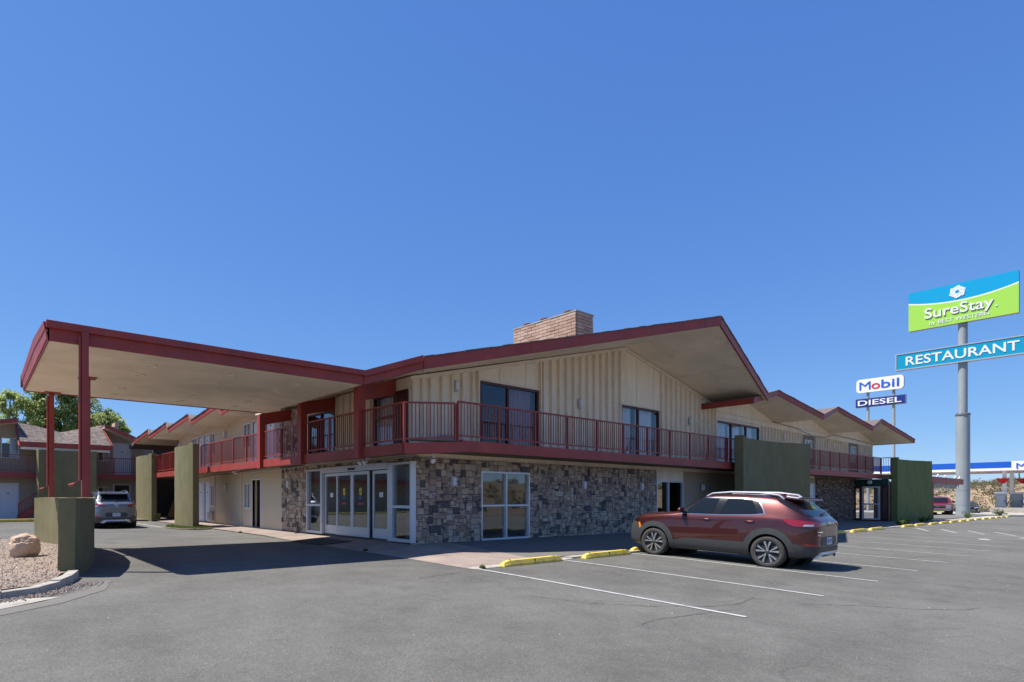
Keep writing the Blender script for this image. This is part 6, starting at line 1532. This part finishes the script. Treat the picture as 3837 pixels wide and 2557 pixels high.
# red pickup and black car out on the forecourt
def simple_car(name, label, m, loc, rz, truck):
    t = bpy.data.objects.new(name, None); link(t); t.location = loc; t.rotation_euler = (0, 0, rz); tag(t, label, 'pickup truck' if truck else 'car')
    if truck:
        P = dict(st=[0, .05, .15, .5, 1.2, 1.9, 2.1, 2.2, 2.5, 3.2, 3.5, 3.8, 4.05, 4.2, 4.7, 5.2, 5.35, 5.42], w=[(0, .88), (.15, .96), (1, .98), (4.5, .98), (5.2, .95), (5.42, .88)],
                 top=[(0, 1.18), (.15, 1.22), (1.95, 1.22), (2.05, 1.75), (2.3, 1.84), (3.2, 1.86), (3.5, 1.80), (4.05, 1.32), (4.2, 1.26), (5.1, 1.20), (5.35, 1.12), (5.42, 1.0)], bot=[(0, .5), (5.42, .48)],
                 belt=[(0, 1.15), (1.9, 1.18), (2.2, 1.2), (4, 1.2), (5.42, .95)], tumble=.3, wheels=[(1.1, .46), (4.45, .46)], wr=.4, bw=[(0, .97)])
    else:
        P = dict(st=[0, .05, .15, .4, .9, 1.2, 1.6, 2.2, 2.6, 3.0, 3.4, 3.6, 4.0, 4.4, 4.65, 4.75, 4.8], w=[(0, .8), (.2, .9), (1, .95), (4, .94), (4.5, .88), (4.8, .75)],
                 top=[(0, .95), (.5, 1.08), (.9, 1.12), (1.6, 1.34), (2.2, 1.37), (2.6, 1.32), (3.2, 1.05), (3.5, 1.0), (4.3, .92), (4.7, .82), (4.8, .68)], bot=[(0, .3), (.4, .2), (4.4, .18), (4.8, .25)],
                 belt=[(0, .92), (1, .98), (3, .95), (4.4, .84), (4.8, .6)], tumble=.55, wheels=[(.95, .38), (3.85, .38)], wr=.34, bw=[(0, .93)])
    body, v = car_body('body', P, t, m)
    if truck:
        patch('windscreen', [(-.74, 1.30), (.74, 1.30), (.62, 1.74), (-.62, 1.74)], v, 'F', 'carglass', t, .03, .1)
        b = MB(); b.box((-.96, 5.40, .50), (.96, 5.58, .74)); obj('front_bumper', b, 'chrome', t, bevel=.03)
        patch('grille', [(-.88, .78), (.88, .78), (.88, 1.08), (-.88, 1.08)], v, 'F', 'black', t, .015, .1)
        b = MB(); b.box((-.88, 5.44, .90), (.88, 5.48, .97)); b.box((-.12, 5.44, .84), (.12, 5.49, 1.02)); obj('grille_bar', b, 'chrome', t)
        for s in (-1, 1):
            b = MB(); b.box((s * .62, 5.42, .80), (s * .90, 5.47, 1.04)); obj('headlamp', b, 'whitelens', t)
            patch('side_window', [(2.3, 1.28), (2.35, 1.70), (3.3, 1.72), (3.75, 1.28)], v, 'L' if s < 0 else 'R', 'carglass', t, .02, .1)
            b = MB(); b.box((s * .98, 3.7, 1.25), (s * 1.2, 3.8, 1.45)); obj('door_mirror', b, 'black', t)
        b = MB(); b.box((-.5, 5.56, .36), (.9, 5.60, .46)); obj('tow_strap', b, 'yellow', t)
        ws_ = ((1.1, .82), (4.45, .82)); r = .39
    else:
        patch('windscreen', [(-.62, .98), (.62, .98), (.52, 1.27), (-.52, 1.27)], v, 'F', 'carglass', t, .03, .1)
        patch('grille', [(-.6, .3), (.6, .3), (.66, .5), (.5, .56), (-.5, .56), (-.66, .5)], v, 'F', 'clad', t, .012, .1)
        for s in (-1, 1):
            patch('headlamp', [(s * .5, .66), (s * .82, .72), (s * .82, .80), (s * .52, .73)], v, 'F', 'whitelens', t, .012)
            patch('side_window', [(1.2, 1.02), (1.65, 1.27), (2.5, 1.26), (3.0, 1.02)], v, 'L' if s < 0 else 'R', 'carglass', t, .02, .1)
            b = MB(); b.box((s * .92, 2.85, .98), (s * 1.08, 2.95, 1.1)); obj('door_mirror', b, m, t)
        ws_ = ((.95, .8), (3.85, .8)); r = .335
    for s in (-1, 1):
        for yy, xx in ws_:
            b = MB(); b.lathe([(.2, -.1), (r - .03, -.11), (r, -.08), (r, .08), (r - .03, .11), (.2, .1)], (s * xx, yy, r), 'x', 24); w_ = obj('wheel', b, 'tyre', t, smooth=True)
            b = MB(); b.lathe([(0, s * .07), (.2, s * .09), (.21, s * .02)], (s * xx, yy, r), 'x', 20); obj('rim', b, 'silver', w_, smooth=True)
    return t
# their noses face the camera (-X, a little -Y)
def face_cam(px, D, z, L):   # place the nose at depth D on that bearing
    return None
simple_car('red_pickup', 'bright red older pickup truck facing the lot, just left of the sign column', 'redcar', (79.4, 14.0, -.2), R(97), True)
simple_car('black_car', 'low black car parked right of the sign column before the sandy bank', 'blackcar', (95.2, 14.2, -.32), R(97), False)

# ================================================================== PERSON in the dark passage
def person(loc, rz):
    t = bpy.data.objects.new('person', None); link(t); t.location = loc; t.rotation_euler = (0, 0, rz)
    tag(t, 'person in dark jacket and blue jeans standing in the shaded passage', 'person')
    V = {'pelvis': (0, 0, .95, .15), 'waist': (0, 0, 1.1, .135), 'chest': (0, .01, 1.32, .165), 'neckb': (0, 0, 1.48, .07), 'neck': (0, .01, 1.55, .055), 'head': (0, .02, 1.66, .095), 'crown': (0, .01, 1.74, .07),
         'lh': (-.1, 0, .9, .1), 'lk': (-.12, .03, .5, .065), 'la': (-.13, 0, .1, .045), 'lt': (-.14, .13, .04, .04), 'rh': (.1, 0, .9, .1), 'rk': (.13, .04, .5, .065), 'ra': (.15, -.02, .1, .045), 'rt': (.17, .11, .04, .04),
         'ls': (-.19, 0, 1.42, .065), 'le': (-.25, -.02, 1.13, .048), 'lw': (-.23, .1, .9, .034), 'lf': (-.22, .14, .82, .03), 'rs': (.19, 0, 1.42, .065), 're': (.27, -.02, 1.13, .048), 'rw': (.22, .12, .95, .034), 'rf': (.19, .18, .9, .03)}
    E_ = [('pelvis', 'waist'), ('waist', 'chest'), ('chest', 'neckb'), ('neckb', 'neck'), ('neck', 'head'), ('head', 'crown'), ('pelvis', 'lh'), ('lh', 'lk'), ('lk', 'la'), ('la', 'lt'), ('pelvis', 'rh'), ('rh', 'rk'), ('rk', 'ra'), ('ra', 'rt'),
          ('chest', 'ls'), ('ls', 'le'), ('le', 'lw'), ('lw', 'lf'), ('chest', 'rs'), ('rs', 're'), ('re', 'rw'), ('rw', 'rf')]
    kx = list(V); me = bpy.data.meshes.new('body'); me.from_pydata([V[i][:3] for i in kx], [(kx.index(a), kx.index(b_)) for a, b_ in E_], [])
    o = bpy.data.objects.new('body', me); link(o); o.modifiers.new('skin', 'SKIN'); s = o.modifiers.new('sub', 'SUBSURF'); s.levels = s.render_levels = 2
    for i, kk in enumerate(kx):
        r = V[kk][3]; me.skin_vertices[0].data[i].radius = (r * (1.15 if kk in ('chest', 'waist', 'pelvis') else 1), r * (.75 if kk in ('chest', 'waist', 'pelvis') else 1))
    me.skin_vertices[0].data[0].use_root = True
    dg = bpy.context.evaluated_depsgraph_get(); full = bpy.data.meshes.new_from_object(o.evaluated_get(dg)); bpy.data.objects.remove(o)
    jk, jn, sk, sh = mat('dark_jacket', (.012, .012, .016), .9), mat('blue_jeans', (.03, .05, .11), .9), mat('skin', (.32, .19, .13), .6), mat('dark_shoe', (.015, .013, .012), .7)
    ob = obj('body', full, [jk, jn, sk, sh], t, recalc=False); full.shade_smooth()
    for p in full.polygons:
        z = p.center.z; x = abs(p.center.x); p.material_index = 3 if z < .11 else 1 if z < .98 and x < .2 else 2 if z > 1.5 or (x > .17 and z < .93) else 0
    b = MB(); b.lathe([(0, .07), (.06, .06), (.10, .02), (.105, -.04), (.09, -.06)], (0, -.0, 1.74), 'z', 14); obj('hair', b, 'black', t, smooth=True)
person((10.15, 37.6, .3), R(160))
b = MB(); b.prism([(9.75, 38.9, .3), (9.85, 37.9, .3), (10.3, 37.95, 1.5), (10.2, 38.95, 1.5)], (.04, 0, .0)); tag(obj('plywood_sheet', b, 'wood'), 'worn plywood sheet leaning in the dark passage beside the person', 'board')
t = thing('bucket', 'small yellow bucket on the passage floor by the right green fin wall', 'bucket', (8.75, 36.9, .3)); b = MB(); b.lathe([(0, 0), (.12, 0), (.16, .34), (.15, .34), (.115, .02), (0, .02)], (8.75, 36.9, .3), 'z', 16); obj('tub', b, 'yellow', t, smooth=True)

# ================================================================== LOBBY CONTENTS
def chair(x, y, rz, lab):
    t = bpy.data.objects.new('dining_chair', None); link(t); t.location = (x, y, .33); t.rotation_euler = (0, 0, rz); tag(t, lab, 'chair', 'chairs inside the lobby')
    b = MB(); b.box((-.2, -.2, .43), (.2, .2, .47)); obj('seat', b, 'wood', t)
    for sx in (-.18, .18):
        for sy in (-.18, .18): b = MB(); b.tube([(sx, sy, .43), (sx * 1.1, sy * 1.15, 0)], .014, 6); obj('leg', b, 'black', t)
        b = MB(); b.tube([(sx, .19, .45), (sx, .24, .92)], .014, 6); obj('back_post', b, 'black', t)
    for z in (.62, .74, .88): b = MB(); b.box((-.18, .21, z), (.18, .235, z + .05)); obj('back_slat', b, 'black', t)
    return t
chair(11.0, 15.1, R(-60), 'black slat backed chair nearer the right sliding door, inside the lobby'); chair(11.2, 14.2, R(-120), 'black slat backed chair at far right inside the lobby')
t = thing('lobby_table', 'small round lobby table between the two black chairs', 'table', (10.7, 14.6, .33)); b = MB(); b.lathe([(0, .72), (.42, .72), (.42, .75), (0, .75)], (10.7, 14.6, .33), 'z', 24); obj('table_top', b, 'tan', t)
b = MB(); b.tube([(10.7, 14.6, .33), (10.7, 14.6, 1.05)], .03, 8); b.lathe([(0, 0), (.25, 0), (.25, .02), (0, .02)], (10.7, 14.6, .33), 'z', 20); obj('pedestal', b, 'black', t)
t = thing('television', 'black wall television seen through the right sliding door', 'television', (15.3, 16.3, 1.9)); b = MB(); b.box((12.4, 14.3, 1.95), (12.46, 15.6, 2.6)); obj('screen', b, 'black', t); b = MB(); b.box((12.46, 14.85, 2.3), (12.6, 15.05, 2.75)); obj('bracket', b, 'black', t)
t = thing('floor_lamp', 'slim pale pole standing behind the right lobby side light', 'pole', (9.95, 13.1, .33)); b = MB(); b.tube([(9.95, 13.1, .6), (9.95, 13.1, 1.9)], .012, 8); obj('pole_shaft', b, 'white', t); b = MB(); b.lathe([(0, 0), (.12, 0), (.12, .3), (0, .3)], (9.95, 13.1, .34), 'z', 14); obj('base', b, 'black', t)
